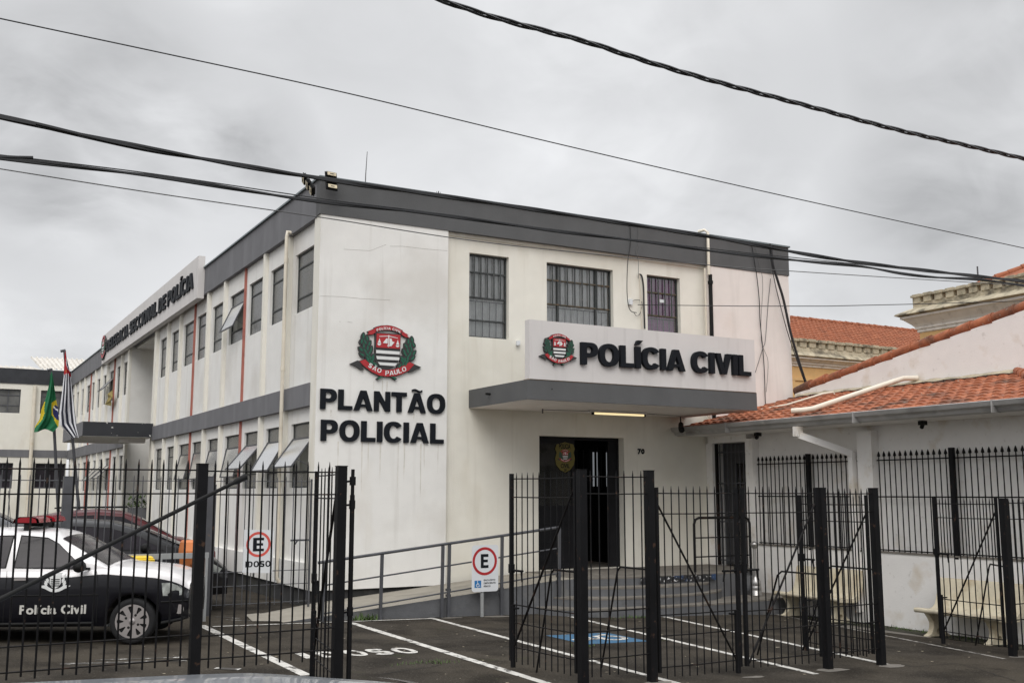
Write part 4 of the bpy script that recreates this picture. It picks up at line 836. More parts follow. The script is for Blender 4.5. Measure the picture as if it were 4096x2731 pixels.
# barred doorway
m = MB(); m.box(XA + 2.2, XA + 2.3, 16.3, 18.4, .4, 3.2); m.box(XA + .3, XA + 2.2, 16.3, 16.4, .4, 3.2); m.box(XA + .3, XA + 2.2, 16.4, 18.4, 3.16, 3.2); m.build('passage', DARK, A)
m = MB(); m.box(XA + .3, XA + .36, 17.36, 17.755, .5, 3.05); m.box(XA + .3, XA + .36, 16.72, 17.36, 2.62, 3.05); m.build('passage_door_wall', mat('passage_grey', (.07, .07, .072), .9), A)
gg = thing('barred_gate', 'dark barred gate in the narrow doorway between station and annex', 'gate', (XA, 17.2, .5))
m = MB(); 
for k in range(9):
    yy = 17.74 - k * .125; m.box(XA + .08, XA + .10, yy - .01, yy + .01, .52, 3.02 if k < 9 else 2.6)
for z in (.6, 1.4, 2.2, 2.85): m.box(XA + .101, XA + .115, 16.70, 17.75, z - .015, z + .015)
m.build('bars', GREYP, gg)
m = MB(); m.box(XA + .07, XA + .12, 17.70, 17.755, .5, 3.04); m.box(XA + .07, XA + .12, 16.69, 16.73, .5, 3.04); m.build('frame', BLK2, gg)
# eave: soffit, gutter
m = MB(); m.box(14.08, XA + .2, y_end, 17.96, 3.20, 3.23); m.build('soffit', WALLA, A)
m = MB(); pr_ = [(14.10, 3.19), (14.02, 3.21), (14.0, 3.26), (13.93, 3.29), (13.90, 3.36), (13.93, 3.37), (13.95, 3.31), (14.03, 3.28), (14.05, 3.24), (14.10, 3.24)]
vs = [(x, yy, z) for yy in (y_end, 17.96) for x, z in pr_]; n = len(pr_)
m.add(vs, [(i, (i + 1) % n, n + (i + 1) % n, n + i) for i in range(n)] + [tuple(range(n)), tuple(range(n, 2 * n))[::-1]])
for yy in (16.2, 12.9, 10.2): m.box(13.895, 14.10, yy, yy + .02, 3.185, 3.375)
gt = m.build('gutter', GUT, A)
m = MB(); m.bar((14.0, 14.32, 3.2), (14.0, 14.32, 3.02), .13); m.bar((14.0, 14.32, 3.05), (14.79, 13.80, 2.70), .12); m.bar((14.80, 13.80, 2.74), (14.80, 13.80, -.1), .12, .10); m.build('down_pipe', WALLA, A, label='white square down pipe beside the pilaster')
for yy in (12.0, 16.0):
    m = MB(); m.box(14.55, 14.66, yy, yy + .1, 3.12, 3.19); m.tube([(14.6, yy + .05, 3.12), (14.52, yy, 3.08)], .035, 8); tag(m.build('security_camera', DKPL), 'small dark camera under the annex eave, ' + ('right of the down pipe' if yy < 13 else 'near the barred gate'), 'camera')
# tiled roof as real relief
def tiles(x0, z0, x1, z1, y0, y1, pitch, row, hgt, clip=None, ny=8, axis='x'):
    """roof plane rising along x from (x0,z0) to (x1,z1); barrels run up the slope, repeat along y"""
    m = MB(); L_ = math.hypot(x1 - x0, z1 - z0); nr = int(L_ / row) + 1; ncol = int((y1 - y0) / pitch * ny)
    nx, nz = -(z1 - z0) / L_, (x1 - x0) / L_; grid = []
    ss_ = []
    for r_ in range(nr): ss_ += [(r_ * row, .9, 0), (r_ * row + .012, 1.0, 1), (min((r_ + 1) * row, L_), 1.0, 2)]
    for (s, q, kind) in ss_:
        line = []
        for c in range(ncol + 1):
            yy = y0 + (y1 - y0) * c / ncol; ph = (yy / pitch) % 1.0; jit = math.sin(int(yy / pitch) * 12.9898 + int(s / row + .01) * 78.233) * 43758.5453; jit = (jit - math.floor(jit) - .5)
            barrel = abs(math.sin(math.pi * ph)) ** .7 * hgt
            fr = ((s + 1e-6) / row) % 1.0
            lift = (.028 if kind == 1 else 0.0) if kind != 2 else -.0
            if kind == 0: lift = -.004
            if kind == 1: lift = .028
            hh = barrel + lift + jit * .008
            s_ = s + jit * .02 if kind < 2 else s
            line.append((x0 + (x1 - x0) * s_ / L_ + nx * hh, yy, z0 + (z1 - z0) * s_ / L_ + nz * hh))
        grid.append(line)
    for i in range(len(grid)):
        m.v += [Vector(p) for p in grid[i]]
    w_ = ncol + 1
    for i in range(len(grid) - 1):
        for c in range(ncol):
            p = grid[i][c]
            if clip and not clip(p): continue
            m.f.append((i * w_ + c, i * w_ + c + 1, (i + 1) * w_ + c + 1, (i + 1) * w_ + c)); m.m.append(0); m.sm.append(False)
    return m
RX0, RZ0, RX1, RZ1 = 13.98, 3.30, XE, 4.10
hip_y = lambda x: 12.15 - (RX1 - x) * .95
tiles(RX0, RZ0, RX1, RZ1, 8.5, 17.83, .235, .36, .055, lambda p: p[1] > hip_y(p[0])).build('tiled_roof', TILE, A)
m = MB(); m.add([(RX1, hip_y(RX1), RZ1 + .03), (RX0, hip_y(RX0), RZ0 + .03), (RX1 + 3, hip_y(RX0), RZ0 + .03)], [(0, 1, 2)]); m.add([(RX0, y_end, 3.25), (RX1 + 3, y_end, 3.25), (RX1 + 3, hip_y(RX0), 3.25), (RX0, hip_y(RX0), 3.25)], [(0, 1, 2, 3)]); m.build('hip_slope', TILE, A)
def ridge(a, b, r_=.10, L_=.42, lift=.03):
    a, b = Vector(a), Vector(b); n_ = max(1, int((b - a).length / L_)); m = MB()
    for k in range(n_):
        p, q = a.lerp(b, k / n_), a.lerp(b, (k + 1.08) / n_); p = p + Vector((0, 0, random.uniform(-.012, .012)))
        m.tube([p, q], [r_ * random.uniform(1.0, 1.12), r_ * .84], 12)
    return m
ridge((RX0, hip_y(RX0), RZ0 + .06), (RX1, hip_y(RX1), RZ1 + .08)).build('hip_ridge', TILE, A)
# gable fire wall with tile capping
gp = [(17.78, 3.9), (17.78, 4.235), (17.46, 4.29), (11.94, 5.285), (6.5, 6.26), (6.5, 3.9)]
m = MB(); m.poly([gp], lambda a, b, d: (XE + .002 + d, a, b), 0, .25); m.build('gable_wall', WALLA, A)
ridge((XE + .1, 6.5, 6.33), (XE + .1, 17.8, 4.30), .125, .46).build('capping_tiles', TILE, A)
m = MB(); vs = []
for k in range(41):
    yy = 17.7 - k * .14; z = RZ1 + .02; vs += [(XE - .13, yy, z + .03 + .02 * random.random()), (XE - .006, yy, z + .085 + .035 * random.random())]
m.add(vs, [(2 * i, 2 * i + 2, 2 * i + 3, 2 * i + 1) for i in range(40)]); m.build('flashing', STONE, A)
# loose pipes on the roof
pa, pb = RX(3230, 1683, 14.35), RX(3600, 1532, 17.15)
m = MB(); m.tube([(14.25, pa.y + .30, 3.52), (14.38, pa.y + .12, 3.53), (14.5, pa.y, 3.55), (17.0, pb.y, 4.22), (17.12, pb.y - .12, 4.27), (17.33, pb.y - .30, 4.27)], .052, 12)
tag(m.build('roof_pipe', PVC), 'thick cream pipe lying diagonally across the annex tiled roof', 'pipe')
m = MB(); pts = [RX(3345, 1590, 17.1), RX(3332, 1568, 17.0), RX(3290, 1575, 16.8), RX(3150, 1618, 15.9), RY(3025, 1642, YW - .5), RY(2900, 1650, YW - .3), RY(2835, 1655, YW - .12)]
m.tube([tuple(p) for p in pts], .022, 8); tag(m.build('conduit', PVC), 'thin pale conduit curving over the tiled roof to the station wall', 'conduit')
# spear fence mounted on the annex wall
def spear(m, x, y, z0, z1, r_=.0072, tip=True):
    m.box(x - r_, x + r_, y - r_, y + r_, z0, z1 - (.09 if tip else 0))
    if tip: m.lathe((x, y, z1 - .10), [(r_, 0), (.028, .012), (.022, .05), (.004, .10)], 6)
for (y0_, y1_, yp, lab) in ((16.42, 13.74, 14.98, 'black spear topped railing on the annex ledge, bay beside the steps'), (13.32, 9.32, 11.73, 'black spear topped railing on the annex ledge, long bay behind the nearer bench')):
    sf = thing('wall_railing', lab, 'railing', (XA + .02, (y0_ + y1_) / 2, .98), group='spear railings on the annex wall'); x = XA + .03
    m = MB(); n_ = int((y0_ - y1_) / .118)
    for k in range(n_ + 1):
        yy = y0_ - .06 - (y0_ - y1_ - .12) * k / n_
        if abs(yy - yp) > .06: spear(m, x, yy, .985, 2.73)
    m.build('bars', BLK2, sf)
    for z in (1.0, 1.92, 2.56):
        m = MB(); m.box(x + .010, x + .018, y1_, y0_, z, z + .022); m.build('rail', BLK2, sf)
    m = MB(); m.box(x - .035, x + .035, yp - .04, yp + .04, .93, 2.74); m.build('post', BLK, sf)

# ================================================================== BENCHES
def bench(y0, y1, lab, dz, xo=0):
    t = thing('concrete_bench', lab, 'bench', (14.5, (y0 + y1) / 2, gz(14.5)), group='cream concrete benches along the annex wall'); zb = gz(14.5) + dz
    pr = [(14.10, .46), (14.08, .44), (14.09, .40), (14.13, .385), (14.5, .36), (14.58, .37), (14.66, .44), (14.72, .62), (14.755, .84), (14.75, .90), (14.72, .91), (14.69, .88), (14.65, .66), (14.59, .50), (14.52, .44), (14.44, .425), (14.2, .455)]
    m = MB(); n = len(pr)
    ys_ = [y0, y0 - .03, y1 + .03, y1]; k_ = [.0, 1, 1, .0]
    c = (14.5, .5)
    vs = []
    for yy, k in zip(ys_, k_):
        for x, z in pr: vs.append((x + xo, yy, z + zb - (0 if k else .004)))
    fs = [(j * n + i, j * n + (i + 1) % n, (j + 1) * n + (i + 1) % n, (j + 1) * n + i) for j in range(3) for i in range(n)]
    m.add(vs, fs, 0, True)
    m.poly([pr], lambda a, b, d: (a + xo, y0, b + zb)); m.poly([pr], lambda a, b, d: (a + xo, y1, b + zb)); m.build('seat', BENCH, t)
    for yy in (y0 - .22, y1 + .22):
        lp = [(14.13, -.03), (14.62, -.03), (14.62, .04), (14.545, .08), (14.50, .19), (14.52, .29), (14.60, .38), (14.15, .395), (14.24, .29), (14.27, .19), (14.22, .08), (14.13, .04)]
        hole = [(14.385 + .055 * math.cos(-t_), .02 + .075 * max(0, math.sin(t_))) for t_ in [math.pi * k / 8 for k in range(9)]]
        m = MB(); m.poly([smooth(lp[:7], 3) + smooth(lp[7:], 3), [(14.385 + .05 * math.cos(t_), .10 + .05 * math.sin(t_)) for t_ in [2 * math.pi * k / 12 for k in range(12)]]], lambda a, b, d: (a + xo, yy + d, b + zb), 0, .09)
        m.poly([smooth(lp[:7], 3) + smooth(lp[7:], 3)], lambda a, b, d: (a + xo, yy + .09, b + zb)); m.build('leg', BENCH, t)
bench(15.2, 13.62, 'cream concrete bench close to the entrance steps', .0)
bench(11.95, 10.42, 'cream concrete bench nearer the street, right of the pilaster', .0, -.05)

# ================================================================== STREET FENCE AND GATES
YF = 9.5
def post(parent, x, y, ztop, wd=.105, zb=None, m_=BLK):
    zb = gz(x) - .02 if zb is None else zb; m = MB(); h = wd / 2
    m.box(x - h, x + h, y - h, y + h, zb, ztop - .006); m.box(x - h - .004, x + h + .004, y - h - .004, y + h + .004, ztop - .006, ztop)
    return m.build('post', m_, parent)
def bars(parent, p0, p1, z0, z1, pitch, r_=.0085, name='bars', mt=BLK, skip=0.06, tip=.05):
    p0, p1 = Vector(p0), Vector(p1); L_ = (p1 - p0).length; d = (p1 - p0) / L_; n_ = max(1, int(round((L_ - 2 * skip) / pitch))); m = MB()
    for k in range(n_ + 1):
        p = p0 + d * (skip + (L_ - 2 * skip) * k / n_); lean = d * random.uniform(-.006, .006); zz = z0(p) if callable(z0) else z0; zz += random.uniform(-.012, .012)
        m.tube([(p.x, p.y, zz), (p.x + lean.x, p.y + lean.y, z1 - tip), (p.x + lean.x, p.y + lean.y, z1)], [r_, r_, .002], 6)
    return m.build(name, mt, parent)
def rail(parent, p0, p1, z, r_=.0075, mt=BLK2, z2=None):
    m = MB(); z2 = z if z2 is None else z2; q = Vector(p0).lerp(Vector(p1), .5)
    m.tube([(p0[0], p0[1], z), (q.x, q.y, (z + z2) / 2 - .004), (p1[0], p1[1], z2)], r_, 6); return m.build('rail', mt, parent)
PX = {'a': 2.18, 'b': 3.47, 'c': 6.155, 'd': 7.04, 'e': 9.63, 'f': 10.53, 'g': 13.05}
FL = thing('street_fence', 'tall black railing panels with square posts left of the open gateway', 'fence', (1.5, YF, .1))
post(FL, PX['a'], YF, 2.256, .088); post(FL, PX['b'], YF, 2.252, .088)
bars(FL, (-1.2, YF), (PX['a'] - .06, YF), .54, 2.285, .1045, .0085)
for z in (2.197, 1.993, .79, .592): rail(FL, (-1.2, YF), (PX['a'] - .05, YF), z)
bars(FL, (PX['a'] + .06, YF), (PX['b'] - .06, YF), .50, 2.285, .1045, .0083)
for z in (2.19, 1.985, .775, .58): rail(FL, (PX['a'] + .05, YF), (PX['b'] - .05, YF), z)
m = MB(); x = PX['b'] + .115; m.tube([(x, YF, .12), (x, YF, 2.22)], .018, 8); m.tube([(x, YF, .12), (x, YF, 1.98)], .024, 8)
for z in (2.1, 1.88, .9): m.tube([(PX['b'], YF, z), (x, YF, z + .01)], .011, 6); m.tube([(x, YF, z - .03), (x, YF, z + .05)], .031, 8)
m.build('hinge_pole', BLK, FL)
FM = thing('street_fence', 'narrow black railing panel between two square posts before the entrance door', 'fence', (6.6, YF, 0))
post(FM, PX['c'], YF, 2.248, .086); post(FM, PX['d'], YF, 2.246, .086)
bars(FM, (PX['c'] + .05, YF), (PX['d'] - .05, YF), lambda p: .10, 2.24, .105, .0083)
for z in (2.172, 1.99, .765, .562, .285): rail(FM, (PX['c'] + .04, YF), (PX['d'] - .04, YF), z)
FR_ = thing('street_fence', 'narrow black railing panel joining two posts before the benches', 'fence', (10.1, YF, 0))
post(FR_, PX['e'], YF, 2.064, .086); post(FR_, PX['f'], YF, 2.062, .086)
bars(FR_, (PX['e'] + .05, YF), (PX['f'] - .05, YF), .04, 2.055, .1, .0095)
for z in (1.99, 1.765, .64, .42, .10): rail(FR_, (PX['e'] + .04, YF), (PX['f'] - .04, YF), z)
FG = thing('street_fence', 'black railing panel with square post at the right edge of the view', 'fence', (14.0, YF, -.2))
post(FG, PX['g'], YF, 1.925, .086); bars(FG, (PX['g'] + .05, YF), (16.6, YF), -.1, 1.92, .105, .0095)
for z in (1.86, 1.64, .50, .29, -.05): rail(FG, (PX['g'] + .04, YF), (16.6, YF), z)
# back stays of the posts
def stay(parent, x, z, dx, dy, down):
    m = MB(); m.tube([(x, YF + .05, z), (x + dx * .9, YF + .05 + dy * .9, z), (x + dx, YF + .05 + dy, z - .05), (x + dx + down[0], YF + .05 + dy + down[1], gz(x) + .02)], .012, 6); return m.build('back_stay', BLK2, parent)
stay(FM, PX['c'], 1.17, -.02, .55, (.0, .32)); stay(FM, PX['d'], 1.17, -.02, .55, (.0, .35)); stay(FR_, PX['e'], 1.02, -.05, .7, (-.02, .4)); stay(FR_, PX['f'], 1.05, .02, .8, (-.05, .45)); stay(FG, PX['g'], 1.0, .35, .5, (.0, .3))
def leaf(lab, hinge, end, ztop, rails, zbar0, brace, stile_top=None, pitch=.105, bolt=True, latch=1.12, low_bolt=True, latch_side=1):
    t = thing('gate_leaf', lab, 'gate', (hinge[0], hinge[1], gz(hinge[0])), group='black barred gate leaves along the street'); h, e = Vector(hinge), Vector(end); d = (e - h).normalized()
    st_ = stile_top or ztop - .01; zg = gz(e.x)
    m = MB(); s_ = .020; m.obox((e.x, e.y, (st_ + zg + .10) / 2), (d.x * s_, d.y * s_, 0), (-d.y * s_, d.x * s_, 0), (0, 0, (st_ - zg - .10) / 2)); m.build('stile', BLK, t)
    m = MB(); h2 = h + d * .06; m.obox((h2.x, h2.y, (st_ + zg + .12) / 2), (d.x * .016, d.y * .016, 0), (-d.y * .016, d.x * .016, 0), (0, 0, (st_ - zg - .12) / 2)); m.build('stile', BLK, t)
    bars(t, h2, e, zbar0, ztop, pitch, .0076, skip=.10)
    for z in rails: rail(t, h2, e, z)
    if brace: m = MB(); m.bar((h2.x, h2.y, rails[1] + .12), (e.x - d.x * .03, e.y - d.y * .03, rails[-1] - .03), .026, .010); m.build('brace', BLK2, t)
    if latch:
        m = MB(); a_ = e + d * .02; b_ = e - d * .22; m.tube([(a_.x, a_.y, latch), (b_.x, b_.y, latch)], .014, 6); c_ = e - d * .19; m.tube([(c_.x, c_.y, latch), (c_.x - d.x * .02, c_.y - d.y * .02, latch - .12)], .011, 6)
        m.obox((e.x, e.y, latch + .02), (d.x * .03, d.y * .03, 0), (-d.y * .025, d.x * .025, 0), (0, 0, .05)); m.build('latch', BLK, t)
    if low_bolt:
        q = e - d * .03; m = MB(); m.tube([(q.x, q.y, zg + .03), (q.x, q.y, zg + .72)], .030, 8); m.tube([(q.x, q.y, zg + .68), (q.x - d.x * .11, q.y - d.y * .11, zg + .69)], .012, 6); m.build('drop_bolt', BLK, t)
    return t
RLc = (2.185, 1.99, .96, .74, .44)
eL = RG(1263, 2640)
leaf('black gate leaf swung open behind the thick post left of the gateway', (PX['b'], YF + .06), (3.67, 10.79), 2.25, (2.175, 1.948, .742, .54, .339), .17, True, 2.225, .19, latch=1.1)
leaf('black gate leaf swung open towards the steps right of the gateway', (PX['c'], YF + .06), (6.03, 10.8), 2.23, (2.16, 1.95, .74, .54, .27), .10, True, 2.22, .105)
leaf('closed black gate leaf before the steps, left one of the pair', (PX['d'] + .04, YF), (8.27, YF), 2.075, (1.995, 1.770, .68, .46, .13), .02, True, 2.06, .105)
leaf('closed black gate leaf before the steps, right one of the pair', (PX['e'] - .04, YF), (8.37, YF), 2.075, (1.995, 1.770, .66, .44, .11), .02, True, 2.06, .105, low_bolt=False)
leaf('black gate leaf swung open in front of the bench by the steps', (PX['f'], YF + .06), (10.46, 10.72), 1.99, (1.85, 1.634, .38, .187, .04), -.03, True, 1.97, .105)
leaf('black gate leaf swung open in front of the bench nearer the street', (PX['g'], YF + .06), (13.12, 10.70), 1.93, (1.843, 1.642, .476, .275, .02), -.08, True, 1.93, .105)

# ================================================================== INNER YARD FENCE WITH SIGN
YI = 17.42
zi = lambda x, y: RY(x, y, YI).z
IF = thing('yard_fence', 'thinner grey railing of the inner car yard reaching the building corner', 'fence', (3.5, YI, .1))
ztp = zi(1100, 1890)
for sx in (838, 273):
    p = RY(sx, 1904, YI); post(IF, p.x, YI, p.z, .13, m_=GREYP)
p = RY(860, 1930, YI); m = MB(); m.tube([(p.x, YI, .15), (p.x, YI, p.z - .03)], .03, 8); m.build('hinge_pole', GREYP, IF)
xe = RY(1246, 1930, YI).x
bars(IF, (-.6, YI), (xe, YI), .19, zi(1150, 1905), .135, .008, mt=GREYP, skip=.04, tip=.04)
for sy in (1925, 2276, 2330, 2400): rail(IF, (-.6, YI), (xe, YI), zi(1240, sy), .0075, GREYP)
m = MB(); m.bar((xe, YI, .12), (xe, YI, zi(1250, 1915)), .03); m.bar((xe - .34, YI - .02, zi(1240, 2158)), (xe, YI - .02, zi(1240, 2158)), .03); m.bar((xe - .22, YI - .02, zi(1240, 2158)), (xe - .27, YI - .02, zi(1240, 2176)), .02); m.build('stile', GREYP, IF)
def flat_quad(pts, yy): q = [RY(x, y, yy) for x, y in pts]; return [(v.x, v.z) for v in q]
def ring(m, cx, cz, ro, ri, f, mi=0): m.poly([[(cx + ro * math.cos(t), cz + ro * math.sin(t)) for t in [2 * math.pi * k / 36 for k in range(36)]], [(cx + ri * math.cos(t), cz + ri * math.sin(t)) for t in [2 * math.pi * k / 36 for k in range(36)]]], f, mi)
s_ = thing('parking_sign', 'white parking sign with red ring, letter E and IDOSO hung on the inner fence', 'sign', (5.5, YI - .05, .9)); ys = YI - .05
q = flat_quad([(977, 2117), (1097, 2119), (1089, 2291), (969, 2289)], ys)
m = MB(); m.poly([q], fl(ys), 0, .003); m.build('plate', SIGNP, s_)
qc = RY(1034, 2176, ys); m = MB(); r1 = (RY(1083, 2176, ys).x - RY(985, 2176, ys).x) / 2; ring(m, qc.x, qc.z, r1, r1 * .80, fl(ys - .002)); m.build('red_ring', SIGNR2, s_)
qe, qf = RY(1011, 2204, ys), RY(1057, 2149, ys); put_text('E', qe.x, qe.z, qf.x - qe.x, qf.z - qe.z, fl(ys - .002), .001, LETTER, s_, .24, name='letter')
qe, qf = RY(981, 2268, ys), RY(1083, 2241, ys); put_text('IDOSO', qe.x, qe.z, qf.x - qe.x, qf.z - qe.z, fl(ys - .002), .001, LETTER, s_, .25, .16, name='lettering', each=False)
# sign on its own pole before the ramp
ys = 15.98; s_ = thing('parking_sign', 'rounded white parking sign with red ring, letter E and EXCLUSIVO DEFICIENTE FÍSICO on a pole', 'sign', (8.5, ys, 0)); s_['label'] = 'rounded white EXCLUSIVO DEFICIENTE FÍSICO parking sign on a grey pole before the ramp'
qa, qb = RY(1888, 2180, ys), RY(1993, 2362, ys); rr = .05
P = []
for cx_, cz_, a0 in ((qb.x - rr, qa.z - rr, 0), (qa.x + rr, qa.z - rr, 90), (qa.x + rr, qb.z + rr, 180), (qb.x - rr, qb.z + rr, 270)):
    P += [(cx_ + rr * math.cos(R(a0 + 15 * k)), cz_ + rr * math.sin(R(a0 + 15 * k))) for k in range(7)]
m = MB(); m.poly([P], fl(ys), 0, .004); m.build('plate', SIGNP, s_)
qc = RY(1939, 2243, ys); m = MB(); ro = (RY(1988, 2243, ys).x - RY(1890, 2243, ys).x) / 2; ring(m, qc.x, qc.z, ro, ro * .81, fl(ys - .002)); m.build('red_ring', SIGNR, s_)
qe, qf = RY(1923, 2271, ys), RY(1954, 2214, ys); put_text('E', qe.x, qe.z, qf.x - qe.x, qf.z - qe.z, fl(ys - .002), .001, LETTER, s_, .26)
qe, qf = RY(1898, 2350, ys), RY(1924.5, 2320, ys); m = MB(); m.poly([[(qe.x, qe.z), (qf.x, qe.z), (qf.x, qf.z), (qe.x, qf.z)]], fl(ys - .002), 0, .001); m.build('blue_panel', SIGNB, s_)
m = MB(); wheelchair(m, fl(ys - .004), qe.x + .005, qe.z + .005, qf.x - qe.x - .01); m.build('wheelchair_symbol', WHTP, s_)
m = MB()
for txt, yp, wd in (('EXCLUSIVO', 2322.5, 46), ('DEFICIENTE', 2334.5, 47), ('FÍSICO', 2347, 27)):
    qe, qf = RY(1935, yp, ys), RY(1935 + wd, yp - 7, ys); font_put(m, txt, qe.x, qe.z, qf.x - qe.x, .028 if txt[0] != 'F' else .034, fl(ys - .002), .03)
m.build('lettering', LETTER, s_)
qp = RY(1933, 2368, ys); m = MB(); m.tube([(qp.x, ys + .042, -.1), (qp.x, ys + .042, 1.12)], .033, 10); m.build('pole', GALV, s_)

# ================================================================== CARS
def itp(tab, x):
    if x <= tab[0][0]: return tab[0][1]
    for (a, b), (c_, d_) in zip(tab, tab[1:]):
        if x <= c_: t = (x - a) / (c_ - a); return b + (d_ - b) * t
    return tab[-1][1]
def smt(tab, x):          # smoothed interpolation
    return (itp(tab, x - .06) + 2 * itp(tab, x) + itp(tab, x + .06)) / 4
def car(name, label, loc, heading, sp, mats, wheels=True, paintline=None, group=None):
    t = thing(name, label, sp.get('cat', 'car'), loc, heading, group); k = sp.get('scale', 1)
    L0, L1 = sp['x']; zsh, zr, hw = sp['zsh'], sp['zr'], sp['hw']; zb = sp['zb']; arch = sp['arch']; ar = sp['ar']; wz = sp['wz']
    n = 110; xs_ = [L0 + (L1 - L0) * i / n for i in range(n + 1)]; rows = 13
    def w_at(x): return smt(hw, x)
    m = MB(); grid = []
    for x in xs_:
        w_ = w_at(x); zs = smt(zsh, x); zl = itp(zb, x); za = 0
        for ax in arch:
            if abs(x - ax) < ar: za = max(za, wz + math.sqrt(ar * ar - (x - ax) ** 2))
        crown = .045 + .0 * x; lo = max(zl, za)
        prof = [(0, zl + .02 if not za else za), (.72, zl + .01 if not za else za), (.93, zl), (.985, zl + .12), (1.0, zl + .26), (1.0, (zl + zs) * .5 + .08), (.995, zs - .16), (.985, zs - .07), (.965, zs - .02), (.93, zs), (.70, zs + crown * .55), (.35, zs + crown * .9), (0, zs + crown)]
        grid.append([(x * k, -w_ * a * k, max(z, lo) * k) for a, z in prof])
    for g in grid: m.v += [Vector(p) for p in g]
    nv = len(m.v)
    for g in grid: m.v += [Vector((p[0], -p[1], p[2])) for p in g]
    for i in range(n):
        for j in range(rows - 1):
            for base, flip in ((0, False), (nv, True)):
                a, b, c_, d_ = base + i * rows + j, base + (i + 1) * rows + j, base + (i + 1) * rows + j + 1, base + i * rows + j + 1
                zc_ = (m.v[a].z + m.v[c_].z) / 2 / k; xc_ = (m.v[a].x + m.v[b].x) / 2 / k
                mi = 0
                if paintline and zc_ > itp(paintline, xc_): mi = 1
                m.f.append((a, b, c_, d_) if not flip else (d_, c_, b, a)); m.m.append(mi); m.sm.append(2 < j)
    for i in (0, n): m.f.append(tuple([i * rows + j for j in range(rows)] + [nv + i * rows + j for j in range(rows - 1, -1, -1)])); m.m.append(0); m.sm.append(False)
    body = m.build('body', [mats['low'], mats.get('top', mats['low'])], t, True)
    # cabin
    G0, G1 = sp['cab']; ng = 70; xs2 = [G0 + (G1 - G0) * i / ng for i in range(ng + 1)]; th_ = .30
    def yc(x, z): return w_at(x) * .945 - th_ * max(0, z - smt(zsh, x))
    m = MB(); grid = []
    for x in xs2:
        z0_ = smt(zsh, x) - .02; z1_ = max(smt(zr, x), z0_ + .01); H_ = z1_ - z0_
        prof = [(yc(x, z0_), z0_), (yc(x, z0_ + H_ * .5), z0_ + H_ * .5), (yc(x, z1_ - .07 * min(1, H_ * 3)), z1_ - .07 * min(1, H_ * 3)), (yc(x, z1_) - .03, z1_ - .02), (yc(x, z1_) - .10, z1_), (yc(x, z1_) * .5, z1_ + .022), (0, z1_ + .03)]
        grid.append([(x * k, -a * k, z * k) for a, z in prof])
    r2 = 7
    for g in grid: m.v += [Vector(p) for p in g]
    nv = len(m.v)
    for g in grid: m.v += [Vector((p[0], -p[1], p[2])) for p in g]
    for i in range(ng):
        for j in range(r2 - 1):
            for base, flip in ((0, False), (nv, True)):
                a, b, c_, d_ = base + i * r2 + j, base + (i + 1) * r2 + j, base + (i + 1) * r2 + j + 1, base + i * r2 + j + 1
                m.f.append((a, b, c_, d_) if not flip else (d_, c_, b, a)); m.m.append(0); m.sm.append(True)
    cab = m.build('roof', mats.get('top', mats['low']), t, True)
    # side windows
    for sgn in (-1, 1):
        for P in sp['win']:
            P = [P[i] for i in range(len(P))]; Q = []
            for i in range(len(P)):
                a, b = P[i], P[(i + 1) % len(P)]; Q += [(a[0] + (b[0] - a[0]) * s_ / 4, a[1] + (b[1] - a[1]) * s_ / 4) for s_ in range(4)]
            m = MB(); m.poly([Q], lambda a, b, d: (a * k, sgn * (yc(a, b) + .004 - d) * k, b * k), 0, .003); wn = m.build('window', mats['glass'], t, True)
            cx_, cz_ = sum(p[0] for p in Q) / len(Q), sum(p[1] for p in Q) / len(Q)
            O_ = [(cx_ + (a - cx_) * 1.04, cz_ + (b - cz_) * 1.07) for a, b in Q]
            m = MB(); m.poly([O_], lambda a, b, d: (a * k, sgn * (yc(a, b) + .0015 - d) * k, b * k), 0, .003); m.build('window_seal', DKPL, wn, True)
    for (xa, xb, nm) in sp['scr']:
        m = MB(); vs = []
        for i in range(9):
            x = xa + (xb - xa) * i / 8; z1_ = smt(zr, x)
            for j in range(9):
                s_ = -1 + 2 * j / 8; yy = s_ * (yc(x, z1_) - .075); vs.append((x * k, yy * k, (z1_ + .008 + .03 * (1 - s_ * s_)) * k))
        m.add(vs, [(i * 9 + j, i * 9 + j + 1, (i + 1) * 9 + j + 1, (i + 1) * 9 + j) for i in range(8) for j in range(8)], 0, True); m.build(nm, mats['glass'], t, True)
